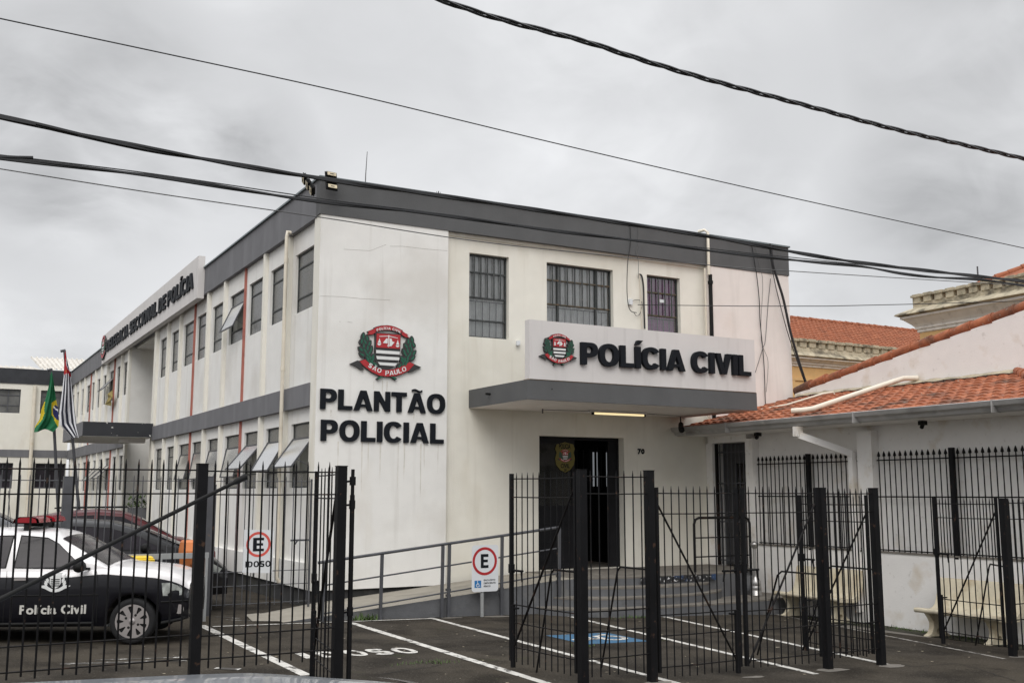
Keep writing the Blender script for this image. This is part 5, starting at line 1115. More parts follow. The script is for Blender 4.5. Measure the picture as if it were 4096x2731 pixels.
    if wheels:
        for ax in arch:
            for sgn in (-1, 1):
                if not sp.get('farwheels', True) and sgn == 1: continue
                rw = sp['wr']; yo = sgn * (w_at(ax) - .015)
                m = MB(); pr_ = [(rw * .70, 0), (rw * .745, .012), (rw * .92, .018), (rw * .98, -.012), (rw, -.04), (rw, -.15), (rw * .95, -.18), (rw * .66, -.19)]
                m.lathe((ax * k, yo * k, wz * k), [(r_ * k, sgn * h_ * k) for r_, h_ in pr_], 36, 0, 'y'); wh = m.build('wheel', TYRE, t, True)
                m = MB(); m.lathe((ax * k, yo * k, wz * k), [(0, sgn * -.005 * k), (rw * .72 * k, sgn * -.012 * k)], 36, 0, 'y'); m.build('brake_disc', DARK, wh, True)
                m = MB(); fy = lambda a, b, d: ((ax + a) * k, (yo + sgn * (.012 - d)) * k, (wz + b) * k)
                Rr = rw * .73; ns = sp.get('spokes', 9); outer = [(Rr * math.cos(2 * math.pi * i / 72), Rr * math.sin(2 * math.pi * i / 72)) for i in range(72)]; holes = []
                for q_ in range(ns):
                    a0 = 2 * math.pi * (q_ + .5) / ns; da = math.pi / ns * .50
                    holes.append([(r_ * math.cos(a), r_ * math.sin(a)) for r_, a in ((Rr * .50, a0 - da * .35), (Rr * .86, a0 - da * .9), (Rr * .90, a0 - da * .4), (Rr * .90, a0 + da * .4), (Rr * .86, a0 + da * .9), (Rr * .50, a0 + da * .35))])
                m.poly([outer] + holes, fy, 0, .012); m.lathe((ax * k, (yo + sgn * .012) * k, wz * k), [(.042 * k, 0), (.040 * k, sgn * .008 * k), (.0, sgn * .010 * k)], 18, 0, 'y')
                m.build('hubcap', HUB, wh, True)
                m = MB()
                for q_ in range(4): a0 = math.pi / 4 + math.pi / 2 * q_ + .3; m.lathe(((ax + .085 * math.cos(a0)) * k, (yo + sgn * .0125) * k, (wz + .085 * math.sin(a0)) * k), [(.017 * k, 0), (0, sgn * .002 * k)], 10, 0, 'y')
                m.build('wheel_bolts', DARK, wh, True)
    return t, yc, w_at, k
k_ = 1.05
wagon = dict(x=(-2.2, 1.87), zsh=[(-2.3, .85), (-1.9, .90), (-.5, .895), (.4, .885), (.84, .925), (1.2, .895), (1.5, .868), (1.70, .815), (1.80, .765), (1.87, .69)],
             zr=[(-2.18, .95), (-2.08, 1.0), (-1.84, 1.29), (-1.5, 1.36), (-.5, 1.395), (-.1, 1.385), (.15, 1.345), (.40, 1.215), (.92, .925)],
             hw=[(-2.2, .66), (-2.0, .76), (-1.5, .81), (0, .83), (1.1, .825), (1.55, .79), (1.75, .71), (1.87, .58)], zb=[(-2.2, .34), (-1.6, .22), (1.1, .205), (1.6, .22), (1.87, .27)],
             arch=(-1.25, 1.222), ar=.335, wz=.268, wr=.285, cab=(-2.1, .92), scale=1.0, cat='police car',
             win=[[(-.25, .945), (.52, .925), (.56, .95), (.24, 1.225), (.10, 1.295), (-.22, 1.325)], [(-1.20, .95), (-.37, .945), (-.33, 1.325), (-1.12, 1.31)], [(-1.88, .98), (-1.32, .955), (-1.26, 1.30), (-1.66, 1.26)]],
             scr=[(.26, .88, 'windscreen'), (-2.04, -1.84, 'rear_window')])
PCX, PCY = 1.665, 15.481; PH = math.atan2(-.387, .922)
pc_, yc, w_at, k = car('police_car', 'black and white police station wagon with red light bar and crest behind the street fence', (PCX, PCY, gz(1.665) + .0), PH, wagon, dict(low=BPAINT, top=WPAINT, glass=CARG), paintline=[(-2.2, .845), (.6, .835), (1.3, .808), (1.64, .752), (1.9, .65)])
side = lambda off: (lambda a, b, d: (a * k, (-(w_at(a) + off) + d) * k, b * k))
m = MB(); put = font_put(m, 'Polícia Civil', -.14, .37, .80, .115, side(.004), .035, 1.06); 
m.build('door_lettering', mat('silver_letters', (.55, .54, .50), .5, .08, 9), pc_, True)
def crest_f(a, b, d): return ((a + .47) * k, (-(w_at(.47) + .006) + d * .1) * k, (b + .845) * k)
ce = bpy.data.objects.new('door_crest', None); col.objects.link(ce); ce.parent = pc_; WL[ce.name] = Vector((0, 0, 0))
_save = (REDP, GRNP, CHAR); _wl = WL[ce.name]
m = MB()
def ell(cx_, cz_, rx_, rz_, n=20): return [(cx_ + rx_ * math.cos(2 * math.pi * i / n), cz_ + rz_ * math.sin(2 * math.pi * i / n)) for i in range(n)]
F1 = lambda P, o_=.006, dz=0: m.poly([P], lambda a, b, d: ((a * .9 + .27) * k, -(w_at(a + .27) + o_) * k, (b * .85 + .765) * k))
F1([(-.075, .10), (.075, .10), (.075, -.02), (.05, -.07), (0, -.10), (-.05, -.07), (-.075, -.02)])
for s_ in (-1, 1):
    for i in range(7):
        a0 = R(-50 + i * 22); cx_, cz_ = s_ * (.115 + .012 * math.sin(i * 1.3)), -.06 + i * .025
        F1([(cx_ + s_ * (.035 * math.cos(t) * math.cos(R(60)) - .013 * math.sin(t) * math.sin(R(60))), cz_ + .035 * math.cos(t) * math.sin(R(60)) + .013 * math.sin(t) * .5) for t in [2 * math.pi * q / 10 for q in range(10)]], .0062 + i * .0004)
F1([(-.21, -.055), (-.13, -.045), (-.05, -.095), (0, -.105), (.05, -.095), (.13, -.045), (.21, -.055), (.17, -.085), (.13, -.10), (.06, -.14), (0, -.15), (-.06, -.14), (-.13, -.10), (-.17, -.085)], .0065)
F1([(-.08, .105), (.08, .105), (.10, .13), (0, .14), (-.10, .13)], .0065)
m.build('crest', WHTP, pc_, True)
m = MB()
for z in (.03, .0, -.03, -.06): F1([(-.062, z + .012), (.062, z + .012), (.058, z - .002), (-.058, z - .002)], .009)
m.build('crest_stripes', BPAINT, pc_, True)
bpy.data.objects.remove(ce)
# door seams, handle, moulding, mirror
for P in [[(-.32, .90), (-.33, .60), (-.33, .25)], [(.76, .90), (.79, .70), (.79, .26)]]:
    m = MB(); m.tube([(a * k, -(w_at(a) + .001) * k, b * k) for a, b in P], .003, 4); m.build('door_seam', DARK, pc_, True)
m = MB(); m.tube([(a * k, -(w_at(a) + .004) * k,   .60 * k) for a in [-1 + .1 * i for i in range(19)]], .008, 6); m.tube([(a * k, -(w_at(a) + .002) * k, .255 * k) for a in [-.85 + .1 * i for i in range(17)]], .02, 6); m.build('side_moulding', DKPL, pc_, True)
m = MB(); m.bar((-.22 * k, -(w_at(-.2) + .02) * k, .80 * k), (-.07 * k, -(w_at(-.1) + .02) * k, .802 * k), .022, .028); m.build('door_handle', HUB, pc_, True)
m = MB(); m.lathe((.58 * k, -.93 * k, .955 * k), [(0, -.1), (.045, -.095), (.068, -.06), (.072, 0), (.068, .06), (.045, .095), (0, .1)], 12, 0, 'y'); m.build('mirror', DKPL, pc_, True)
m = MB(); m.bar((.66 * k, -.78 * k, .92 * k), (.59 * k, -.90 * k, .935 * k), .03); m.build('mirror_arm', DKPL, pc_, True)
# light bar
m = MB()
for s_ in (-1, 1):
    P = [(-.16, 0), (-.14, .05), (-.08, .075), (.08, .075), (.15, .05), (.17, 0)]
    m.poly([P], lambda a, b, d: ((-.22 + a) * k, s_ * (.10 + d) * k, (1.49 + b) * k), 0, .46); m.poly([P], lambda a, b, d: ((-.22 + a * .8) * k, s_ * .56 * k, (1.49 + b * .9) * k))
lb = m.build('light_bar', mat('lens_red', (.28, .012, .02), .15, .1, 9, coat=.5), pc_, True)
m = MB(); m.box(-.34 * k, -.10 * k, -.14 * k, .14 * k, 1.43 * k, 1.53 * k); m.box(-.36 * k, -.08 * k, -.54 * k, .54 * k, 1.475 * k, 1.489 * k)
for yy in (-.5, .5): m.box(-.25, -.19 * k, (yy - .03) * k, (yy + .03) * k, 1.37 * k, 1.474 * k)
m.build('mount', DKPL, lb, True)
m = MB(); m.tube([(-.55 * k, -.1, 1.40 * k), (-.62 * k, -.1, 1.9 * k)], .004, 5); m.build('aerial', DKPL, pc_, True)
# headlight, bumper, grille
for sgn in (-1, 1):
    m = MB(); P = [(1.56, .735), (1.66, .735), (1.74, .70), (1.80, .64), (1.79, .575), (1.58, .575)]
    m.poly([P], lambda a, b, d: (a * k, sgn * (w_at(a) + .010 - d) * k, b * k), 0, .01)
    m.add([(1.80, sgn * (w_at(1.80) + .01), .64), (1.79, sgn * (w_at(1.79) + .01), .575), (1.885, sgn * .36, .585), (1.88, sgn * .38, .67), (1.76, sgn * (w_at(1.76) + .008), .695)], [(0, 1, 2, 3, 4)])
    m.build('headlight', mat('lamp_glass', (.36, .38, .36), .12, .5, 14, coat=.6), pc_, True)
m = MB(); m.tube([(a * k, -(w_at(a) + .004) * k, .50 * k) for a in (1.56, 1.65, 1.75, 1.82, 1.86)], .012, 6); m.box(1.87 * k, 1.90 * k, -.35 * k, .35 * k, .36 * k, .46 * k)
m.tube([(1.57 * k, -(w_at(1.57) + .003) * k, .24 * k), (1.78 * k, -(w_at(1.78) + .006) * k, .27 * k), (1.88 * k, -.45 * k, .30 * k)], .022, 6)
m.build('front_bumper', DKPL, pc_, True)
m = MB(); m.lathe((1.77 * k, -(w_at(1.77) + .006) * k, .40 * k), [(0, 0), (.06, 0)], 14, 0, 'y'); m.build('fog_lamp', HUB, pc_, True)

hatch = dict(x=(-2.0, 2.05), zsh=[(-2.1, .92), (-1.7, 1.0), (-.5, .97), (.6, .93), (.95, .95), (1.4, .88), (1.8, .76), (2.05, .60)],
             zr=[(-2.0, 1.0), (-1.9, 1.1), (-1.6, 1.38), (-1.1, 1.49), (-.4, 1.53), (.1, 1.49), (.45, 1.36), (1.15, .96)],
             hw=[(-2.0, .68), (-1.8, .80), (-1.0, .86), (1.2, .86), (1.7, .80), (2.05, .62)], zb=[(-2, .34), (-1.6, .24), (1.2, .24), (2.05, .24)],
             arch=(-1.3, 1.28), ar=.36, wz=.31, wr=.31, cab=(-1.94, 1.12), spokes=7,
             win=[[(-.42, 1.02), (.66, .985), (.45, 1.20), (.10, 1.38), (-.38, 1.42)], [(-1.28, 1.04), (-.52, 1.02), (-.48, 1.42), (-1.1, 1.39)]],
             scr=[(.5, 1.08, 'windscreen'), (-1.86, -1.55, 'rear_window')])
h2 = dict(hatch); h2['scale'] = 1.0; h2['zr'] = [(-2.0, 1.0), (-1.9, 1.08), (-1.6, 1.33), (-1.1, 1.43), (-.4, 1.46), (.2, 1.43), (.7, 1.30), (1.45, .97)]; h2['cab'] = (-1.94, 1.42); h2['scr'] = [(.72, 1.38, 'windscreen'), (-1.86, -1.55, 'rear_window')]
h2['zsh'] = [(-2.1, .92), (-1.7, 1.0), (-.5, .97), (.9, .94), (1.35, .95), (1.65, .88), (1.88, .76), (2.05, .60)]; h2['win'] = [[(-.42, 1.02), (1.0, .985), (.62, 1.20), (.15, 1.34), (-.38, 1.37)], [(-1.28, 1.04), (-.52, 1.02), (-.48, 1.37), (-1.1, 1.34)]]
BLKP = mat('car_black', (.007, .007, .009), .3, .1, 2, coat=.25, spec=.3); REDC = mat('car_red', (.075, .005, .008), .3, .1, 2, coat=.3, spec=.3); GRYC = mat('car_dark_grey', (.045, .048, .055), .3, .1, 2, coat=.6); SILC = mat('car_silver', (.33, .36, .40), .28, .04, 2, metal=.5, coat=.6)
t_, yc2, w2, kk = car('parked_car', 'black hatchback parked between the inner fence and the side facade', (2.72, 19.0, gz(2.7) - .01), R(-10), h2, dict(low=BLKP, glass=CARG))
for sgn in (-1, 1):
    m = MB(); P = [(1.55, .80), (1.80, .745), (1.95, .66), (1.90, .60), (1.62, .64)]; m.poly([P], lambda a, b, d: (a * kk, sgn * (w2(a) + .012 - d) * kk, b * kk), 0, .01); m.build('headlight', MATS['lamp_glass'], t_, True)
    m = MB(); m.lathe((.72, sgn * .97, 1.03), [(0, -.09), (.05, -.08), (.08, 0), (.05, .08), (0, .09)], 10, 0, 'y'); m.build('mirror', DKPL, t_, True)
h3 = dict(hatch); h3['farwheels'] = False; h3['scale'] = .96
t_, yc2, w2, kk = car('parked_car', 'dark red hatchback parked behind the black one by the side facade', (3.7, 23.6, gz(3.7) + .1), R(-8), h3, dict(low=REDC, glass=CARG))
for sgn in (-1, 1): m = MB(); m.tube([(-1.2, sgn * .62, 1.52), (.2, sgn * .60, 1.53)], .015, 6); m.build('roof_strip', DKPL, t_, True)
h4 = dict(hatch); h4['scale'] = 1.08
t_, yc2, w2, kk = car('parked_car', 'dark grey estate car with pale roof rails behind the police car', (.85, 21.6, gz(.8)), R(-6), h4, dict(low=GRYC, glass=CARG))
for sgn in (-1, 1):
    m = MB(); m.tube([(-1.3, sgn * .66, 1.60), (-1.2, sgn * .66, 1.68), (.1, sgn * .64, 1.70), (.3, sgn * .64, 1.62)], .028, 8); m.build('roof_rail', mat('rail_pale', (.6, .6, .6), .4, .05), t_, True)
# foreground car, only its roof is in view
fgc = dict(hatch); fgc['scale'] = 1.0
FX, FY = -.38, 2.08
h5 = dict(hatch); h5['scale'] = .93; h5['zr'] = [(-2.0, 1.0), (-1.9, 1.1), (-1.65, 1.40), (-1.2, 1.465), (-.45, 1.492), (.3, 1.472), (.62, 1.40), (1.15, .96)]
t_, yc2, w2, kk = car('parked_car', 'silver blue car roof with black aerial in the near foreground', (FX, FY, gz(.3) + .046), R(180), h5, dict(low=SILC, glass=CARG))
pA = RY(-330, 2560, 2.15); pB = RY(985, 1905, 2.15)
m = MB(); loc_ = lambda p: (-(p.x - FX), -(p.y - FY), p.z - (gz(.3) + .046))
d_ = (pB - pA); q0 = pA; q2 = pA + d_ * .97
m.tube([loc_(pA - d_ * .12), loc_(pA), loc_(q2)], [.012, .0048, .0038], 8); m.tube([loc_(pA + d_ * .955), loc_(pA + d_ * .965), loc_(pB)], [.004, .0062, .0066], 8); m.build('aerial', DKPL, t_, True)
m = MB(); q = loc_(pA - d_ * .12); m.lathe((q[0], q[1], 1.40), [(.05, 0), (.04, .03), (.015, .05)], 12); m.build('aerial_base', DKPL, t_, True)

# ================================================================== RECYCLING BINS
yb_ = 16.7
rk = thing('bin_rack', 'low grey steel rack carrying the recycling bins behind the police car', 'rack', (4.0, yb_, .1))
a, b = RY(430, 2220, yb_), RY(815, 2222, yb_)
m = MB(); m.box(a.x, b.x, yb_ - .33, yb_ - .28, a.z - .06, a.z + .02); m.build('top_bar', GALV, rk)
for x in (a.x + .02, (a.x + b.x) / 2, b.x - .03):
    m = MB(); m.box(x - .02, x + .02, yb_ - .335, yb_ - .27, .1, a.z - .06); m.build('leg', GALV, rk)
m = MB(); m.box(a.x, b.x, yb_ - .31, yb_ - .28, .42, .46); m.build('lower_bar', GALV, rk)
def bin_(lab, s0, s1, st_, sb, mt, lid, yy=yb_, txt=None):
    p, q = RY(s0, sb, yy - .17), RY(s1, st_, yy - .17); t = thing('recycling_bin', lab, 'bin', ((p.x + q.x) / 2, yy, p.z), group='bins on the rack behind the police car'); cx_ = (p.x + q.x) / 2; W_ = (q.x - p.x) / 2; H_ = q.z - p.z; zl = p.z + H_ * .66
    m = MB(); m.add([(cx_ + sx * W_ * kk, yy + sy * .17 * kk, z) for z, kk in ((p.z, .84), (zl, .97)) for sx, sy in ((-1, -1), (1, -1), (1, 1), (-1, 1))], [(0, 1, 5, 4), (1, 2, 6, 5), (2, 3, 7, 6), (3, 0, 4, 7), (0, 3, 2, 1)]); m.build('bucket', mt, t)
    m = MB(); m.add([(cx_ + sx * W_ * kx, yy + sy * .18 * ky, z) for z, kx, ky in ((zl - .02, 1.06, 1.05), (zl + .06, 1.06, 1.05), (q.z - .03, .98, .8), (q.z, .85, .5)) for sx, sy in ((-1, -1), (1, -1), (1, 1), (-1, 1))], [(4 * r_ + i, 4 * r_ + (i + 1) % 4, 4 * r_ + 4 + (i + 1) % 4, 4 * r_ + 4 + i) for r_ in range(3) for i in range(4)] + [(12, 13, 14, 15)]); m.build('lid', lid, t)
    if txt: m = MB(); font_put(m, txt, cx_ - W_ * .15, p.z + H_ * .40, W_ * .85, .035, lambda a, b, d: (a, yy - .17, b), .03); m.build('lettering', LETTER, t)
bin_('orange recycling bin with sloping lid on the rack beside the thick fence post', 731, 800, 2160, 2334, ORNG, ORNG, txt='PLÁSTICO')
# wheeled bin with yellow lid
p, q = RY(482, 2250, 16.2), RY(612, 2222, 16.2)
wb = thing('wheeled_bin', 'dark wheeled bin with a bright yellow lid behind the police car bonnet', 'bin', ((p.x + q.x) / 2, 16.3, .1)); cx_, W_ = (p.x + q.x) / 2, (q.x - p.x) / 2
m = MB(); m.add([(cx_ + sx * W_ * kk * .94, 16.35 + sy * .25 * kk, z) for z, kk in ((.14, .8), (p.z + .01, .97)) for sx, sy in ((-1, -1), (1, -1), (1, 1), (-1, 1))], [(0, 1, 5, 4), (1, 2, 6, 5), (2, 3, 7, 6), (3, 0, 4, 7), (0, 3, 2, 1)]); m.build('bucket', DKPL, wb)
m = MB(); m.add([(cx_ + sx * W_ * kx, 16.35 + sy * .27 * kx, z) for z, kx in ((p.z, 1.0), (p.z + .04, 1.03), (p.z + .05, .95), (q.z - .02, .95), (q.z, .86)) for sx, sy in ((-1, -1), (1, -1), (1, 1), (-1, 1))], [(4 * r_ + i, 4 * r_ + (i + 1) % 4, 4 * r_ + 4 + (i + 1) % 4, 4 * r_ + 4 + i) for r_ in range(4) for i in range(4)] + [(16, 17, 18, 19)]); m.build('lid', YLW, wb)

# ================================================================== REAR WING, ROOFS BEHIND, FLAGS
YW2 = 53.5
WG = thing('rear_wing', 'two storey cream wing with black roof band closing the car yard at the far left', 'building', (-8, YW2, 0))
wx = [(3.12, 3.87), (1.5, 2.3), (-.2, .65), (-1.9, -1.1)]
ops = [(2.35, 3.87, 5.63, 6.73), (4.72, 6.0, 5.63, 6.73), (-.6, 1.3, 5.63, 6.73), (2.5, 3.75, 2.2, 3.35), (4.68, 5.98, 2.2, 3.35), (-.6, 1.3, 2.2, 3.35)]
m = MB(); wall_y(m, YW2, -22, XW - .03, -.2, 6.99, ops, .25); m.build('wall', WALLC, WG)
m = MB(); m.box(-22, XW - .03, YW2 - .04, YW2 + .3, 6.99, 7.69); m.build('roof_band', BANDW, WG)
m = MB(); m.box(-22, XW - .03, YW2 - .03, YW2 - .001, 3.62, 3.955); m.build('floor_band', BANDL, WG)
for o in ops:
    fr = MB(); a, b, c_, d_ = o; y_ = YW2 + .12
    fr.box(a, b, y_, y_ + .04, c_, c_ + .05); fr.box(a, b, y_, y_ + .04, d_ - .05, d_)
    for q_ in range(4): x = a + (b - a - .04) * q_ / 3; fr.box(x, x + .04, y_ - .002, y_ + .042, c_ + .05, d_ - .05)
    fr.box(a, b, y_ - .004, y_ + .036, c_ + .33, c_ + .37); fr.box(a, b, y_ - .004, y_ + .036, d_ - .30, d_ - .26); wn = fr.build('window', GREYP, WG)
    p_ = MB(); p_.box(a, b, y_ + .02, y_ + .03, c_, d_); p_.build('pane', CARG if o[2] < 4 else mat('pane_grey', (.12, .12, .115), .2, .4, 2), wn)
for x in (4.45,):
    m = MB(); m.tube([(x, YW2 - .12, 6.9), (x, YW2 - .12, .3)], .08, 10); m.build('down_pipe', PVC, WG)
def corr(pa, pb, pc, pd, nw, h, name, lab):   # pa-pb ridge, pc-pd eave (left, right)
    m = MB(); N_ = nw * 6; vs = []
    for i in range(N_ + 1):
        t = i / N_; o_ = Vector((0, 0, h * (1 if (i % 6) in (1, 2) else 0))); vs += [Vector(pa).lerp(Vector(pb), t) + o_, Vector(pc).lerp(Vector(pd), t) + o_]
    m.add(vs, [(2 * i, 2 * i + 2, 2 * i + 3, 2 * i + 1) for i in range(N_)]); return tag(m.build(name, mat('fibre_cement', (.62, .59, .54), .85, .1, 1.2, stain=[((.38, .35, .3), 1.5, .5, .7, .5)])), lab, 'roof')
pa, pb = RY(121, 1430, 66), RY(420, 1443, 66); pc2, pd = RY(165, 1478, 60), RY(440, 1486, 60)
corr(pa, pb, pc2, pd, 15, .09, 'corrugated_roof', 'pale corrugated roof rising behind the rear wing by the flags')
pa, pb = RY(-200, 1462, 62), RY(131, 1470, 62); corr(pa, pb, (pa.x, 55, 7.6), (pb.x + .6, 55, 7.6), 14, .09, 'corrugated_roof', 'low corrugated roof edge above the black band at far left')
def flag(lab, rows, dep, colf, mats, nx=26, ny=60):
    m = MB(); 
    def row(t):
        for (t0, l0, r0, y0), (t1, l1, r1, y1) in zip(rows, rows[1:]):
            if t <= t1: s_ = (t - t0) / (t1 - t0); return l0 + (l1 - l0) * s_, r0 + (r1 - r0) * s_, y0 + (y1 - y0) * s_
        return rows[-1][1:]
    for j in range(ny + 1):
        l, r_, y_ = row(j / ny)
        for i in range(nx + 1):
            s_ = i / nx; x = l + (r_ - l) * s_; sg = .05 * math.sin(s_ * 9 + j * .05) + .02 * math.sin(s_ * 21 + j * .13)
            q = O + ray(x, y_ + 6 * math.sin(s_ * 6.3 + 1)) * (dep + sg * min(1, j / 12)); m.v.append(q)
    for j in range(ny):
        for i in range(nx):
            m.f.append((j * (nx + 1) + i, j * (nx + 1) + i + 1, (j + 1) * (nx + 1) + i + 1, (j + 1) * (nx + 1) + i)); m.m.append(colf((i + .5) / nx, (j + .5) / ny)); m.sm.append(True)
    return tag(m.build('flag', mats), lab, 'flag')
FGR, FYE, FBL, FRE, FWH, FBK = mat('flag_green', (.01, .15, .06), .8, .1), mat('flag_yellow', (.65, .50, .02), .8, .1), mat('flag_blue', (.015, .02, .12), .8, .1), mat('flag_red', (.45, .015, .025), .8, .1), mat('flag_white', (.82, .83, .86), .8, .05), mat('flag_black', (.012, .014, .03), .8, .1)
dF = 24.0
def cb(s_, t):
    if s_ > .62 and .33 < t < .90:
        if (s_ - .92) ** 2 / .06 + (t - .62) ** 2 / .022 < 1: return 4 if abs(t - .55 - (s_ - .9) * .1) < .018 else 2
        if t > .36 + (1 - s_) * .3 and t < .9 - (1 - s_) * .5: return 1
    if s_ < .22 - abs(t - .62) * .7 and .4 < t < .9: return 1
    return 0
flag('green and yellow national flag hanging limp from a leaning pole', [(0, 201, 210, 1492), (.12, 197, 216, 1530), (.35, 182, 224, 1590), (.55, 165, 232, 1635), (.75, 158, 236, 1672), (.88, 140, 234, 1700), (1, 136, 212, 1722)], dF, cb, [FGR, FYE, FBL, FRE, FWH])
def cs(s_, t):
    if t < .24 + s_ * .05:
        d2 = (s_ - .95) ** 2 / .25 + (t - .15) ** 2 / .005
        if d2 < .45: return 2
        if d2 < 1: return 4
        if (s_ - .35) ** 2 * .12 + (t - .225) ** 2 < .00028 + 0: return 1
        return 3
    return 4 if int(s_ * 6.99 + .2) % 2 == 0 else 5
flag('black and white striped state flag with red corner hanging from a leaning pole', [(0, 259, 263, 1408), (.10, 257, 270, 1440), (.27, 255, 284, 1500), (.5, 247, 292, 1572), (.72, 237, 300, 1645), (.86, 240, 306, 1695), (1, 290, 316, 1748)], dF - .5, cs, [FGR, FYE, FBL, FRE, FWH, FBK])
for (x0_, y0_, x1_, y1_, dd, lab) in ((205, 1478, 234, 2060, dF + .1, 'leaning grey flagpole carrying the green and yellow flag'), (258, 1402, 318, 2060, dF - .4, 'leaning grey flagpole carrying the striped state flag')):
    a, b = O + ray(x0_, y0_) * dd, O + ray(x1_, y1_) * dd; d_ = (b - a); tt = (gz(b.x) - a.z) / d_.z; c_ = a + d_ * tt
    m = MB(); m.tube([a, c_], [.03, .04], 10); fp = m.build('flagpole', GREYP); tag(fp, lab, 'flagpole', 'leaning flagpoles in the car yard')
    m = MB(); m.tube([a + Vector((-.08, 0, -.02)), a + Vector((.02, 0, .01))], .03, 8); m.build('finial', GREYP, fp)
# planter in the side entrance
m = MB(); m.box(5.6, 6.9, 33.3, 33.9, .1, 1.55); pl = m.build('planter', CONCP); tag(pl, 'dark planter wall with small shrubs at the side entrance', 'planter')
m = MB()
for i in range(260):
    c_ = Vector((random.uniform(5.5, 6.9), random.uniform(33.2, 34.0), 1.55 + abs(random.gauss(0, .16)))); a = random.uniform(0, 6.3); L_ = random.uniform(.06, .16)
    d1 = Vector((math.cos(a), math.sin(a), random.uniform(.2, 1.2))) * L_; d2 = Vector((-math.sin(a), math.cos(a), 0)) * L_ * .25; m.add([c_ - d2, c_ + d2, c_ + d1], [(0, 1, 2)])
m.build('shrub', WEED, pl)

# ================================================================== OCHRE BUILDINGS BEHIND THE ANNEX
YB = thing('ochre_building', 'ochre building with battlemented stone cornice and tiled roof at the right edge', 'building', (34, 28, 0))
X2_ = 34; zc0 = 8.96; yk = 28.3
m = MB(); m.box(X2_, X2_ + 12, 2, yk - .35, -1, zc0 - .62); m.build('wall', YEL, YB)
def mould(m, x, y0_, y1_, prof, mi=0):       # moulding on a wall facing -X with return at y1
    vs = []
    for yy, ret in ((y0_, 0), (y1_, 1)): vs += [(x - a, yy + (a if ret else 0), z) for a, z in prof]
    n = len(prof); vs += [(x + 3, y1_ + a, z) for a, z in prof]
    m.add(vs, [(i, i + 1, n + i + 1, n + i) for i in range(n - 1)] + [(n + i, n + i + 1, 2 * n + i + 1, 2 * n + i) for i in range(n - 1)], mi)
m = MB(); mould(m, X2_, 2, yk - .35, [(0, zc0 - .75), (.06, zc0 - .72), (.06, zc0 - .62), (.12, zc0 - .60), (.12, zc0 - .52), (.2, zc0 - .42), (.42, zc0 - .22), (.5, zc0 - .18), (.5, zc0 - .10)]); m.build('cornice_moulding', OWH, YB)
m = MB(); mould(m, X2_, 2, yk - .35, [(.5, zc0 - .10), (.66, zc0 - .04), (.62, zc0 + .02), (.2, zc0 + .22), (.1, zc0 + .26), (-.3, zc0 + .26)]); m.build('cornice_top', STONE, YB)
m = MB(); m.box(X2_ - .12, X2_ + .2, 2, yk - .2, zc0 + .2, zc0 + .44); m.build('parapet', STONE, YB)
def merlon(m, x, y, z, along, s_=1.0):
    w_ = .19 * s_
    for hw_, d_, z0_, z1_ in ((w_ * .92, .16, 0, .24), (w_ * 1.2, .22, .241, .32), (w_ * .98, .17, .321, .36)):
        if along == 'y': m.box(x - d_, x + d_, y - hw_, y + hw_, z + z0_ * s_, z + z1_ * s_)
        else: m.box(x - hw_, x + hw_, y - d_, y + d_, z + z0_ * s_, z + z1_ * s_)
first = None
for i in range(12):
    yy = yk - .40 - i * .515
    if first is None:
        m = MB(); merlon(m, X2_, yy, zc0 + .42, 'y'); first = m.build('merlon', STONE, YB); base_y = yy
    else:
        c_ = first.copy(); col.objects.link(c_); c_.location = (0, yy - base_y, random.uniform(-.01, .01))
ra, rb = RX(3930, 1150, 36), RX(4096, 1068, 40)
m = MB(); e0 = (X2_ + .4, yk - .6, zc0 + .45); e1 = (X2_ + .4, 2, zc0 + .45); pk = (41.5, 21.0, 12.9); pk2 = (41.5, 2, 12.9); back_ = (50, yk - .6, zc0 + .45)
m.add([e0, e1, pk2, pk, back_], [(0, 1, 2, 3), (4, 0, 3)]); rf = m.build('tiled_roof', TILEF, YB)
ridge(e0, pk, .14, .5).build('hip_ridge', TILEF, rf)
m = MB(); q = RX(3914, 1140, 36); m.tube([(36, q.y, q.z - .3), (36, q.y, q.z + .75)], .03, 6); m.build('vent_pipe', GREYP, YB)
YC2 = thing('ochre_building', 'lower ochre building with long orange tiled roof between the station and the annex gable', 'building', (38, 36, 0)); Y2_ = 36
m = MB(); m.box(26, 62, Y2_, Y2_ + 10, -1, 8.2); m.build('wall', YEL, YC2)
m = MB(); prf = [(0, 7.80), (.06, 7.82), (.06, 7.90), (.14, 7.93), (.14, 7.99), (.30, 8.12), (.40, 8.15), (.40, 8.2)]
m.add([(x, Y2_ - a, z) for x in (26, 62) for a, z in prf], [(i, i + 1, len(prf) + i + 1, len(prf) + i) for i in range(len(prf) - 1)]); m.build('cornice_moulding', OWH, YC2)
m = MB(); prf = [(.40, 8.2), (.5, 8.27), (.42, 8.36), (.2, 8.48), (.12, 8.72), (-.3, 8.72)]
m.add([(x, Y2_ - a, z) for x in (26, 62) for a, z in prf], [(i, i + 1, len(prf) + i + 1, len(prf) + i) for i in range(len(prf) - 1)]); m.build('cornice_top', STONE, YC2)
first = None
for i in range(26):
    xx = 30.2 + i * .60
    if first is None: m = MB(); merlon(m, xx, Y2_, 8.70, 'x', 1.15); first = m.build('merlon', STONE, YC2); bx = xx
    else: c_ = first.copy(); col.objects.link(c_); c_.location = (xx - bx, 0, random.uniform(-.015, .015))
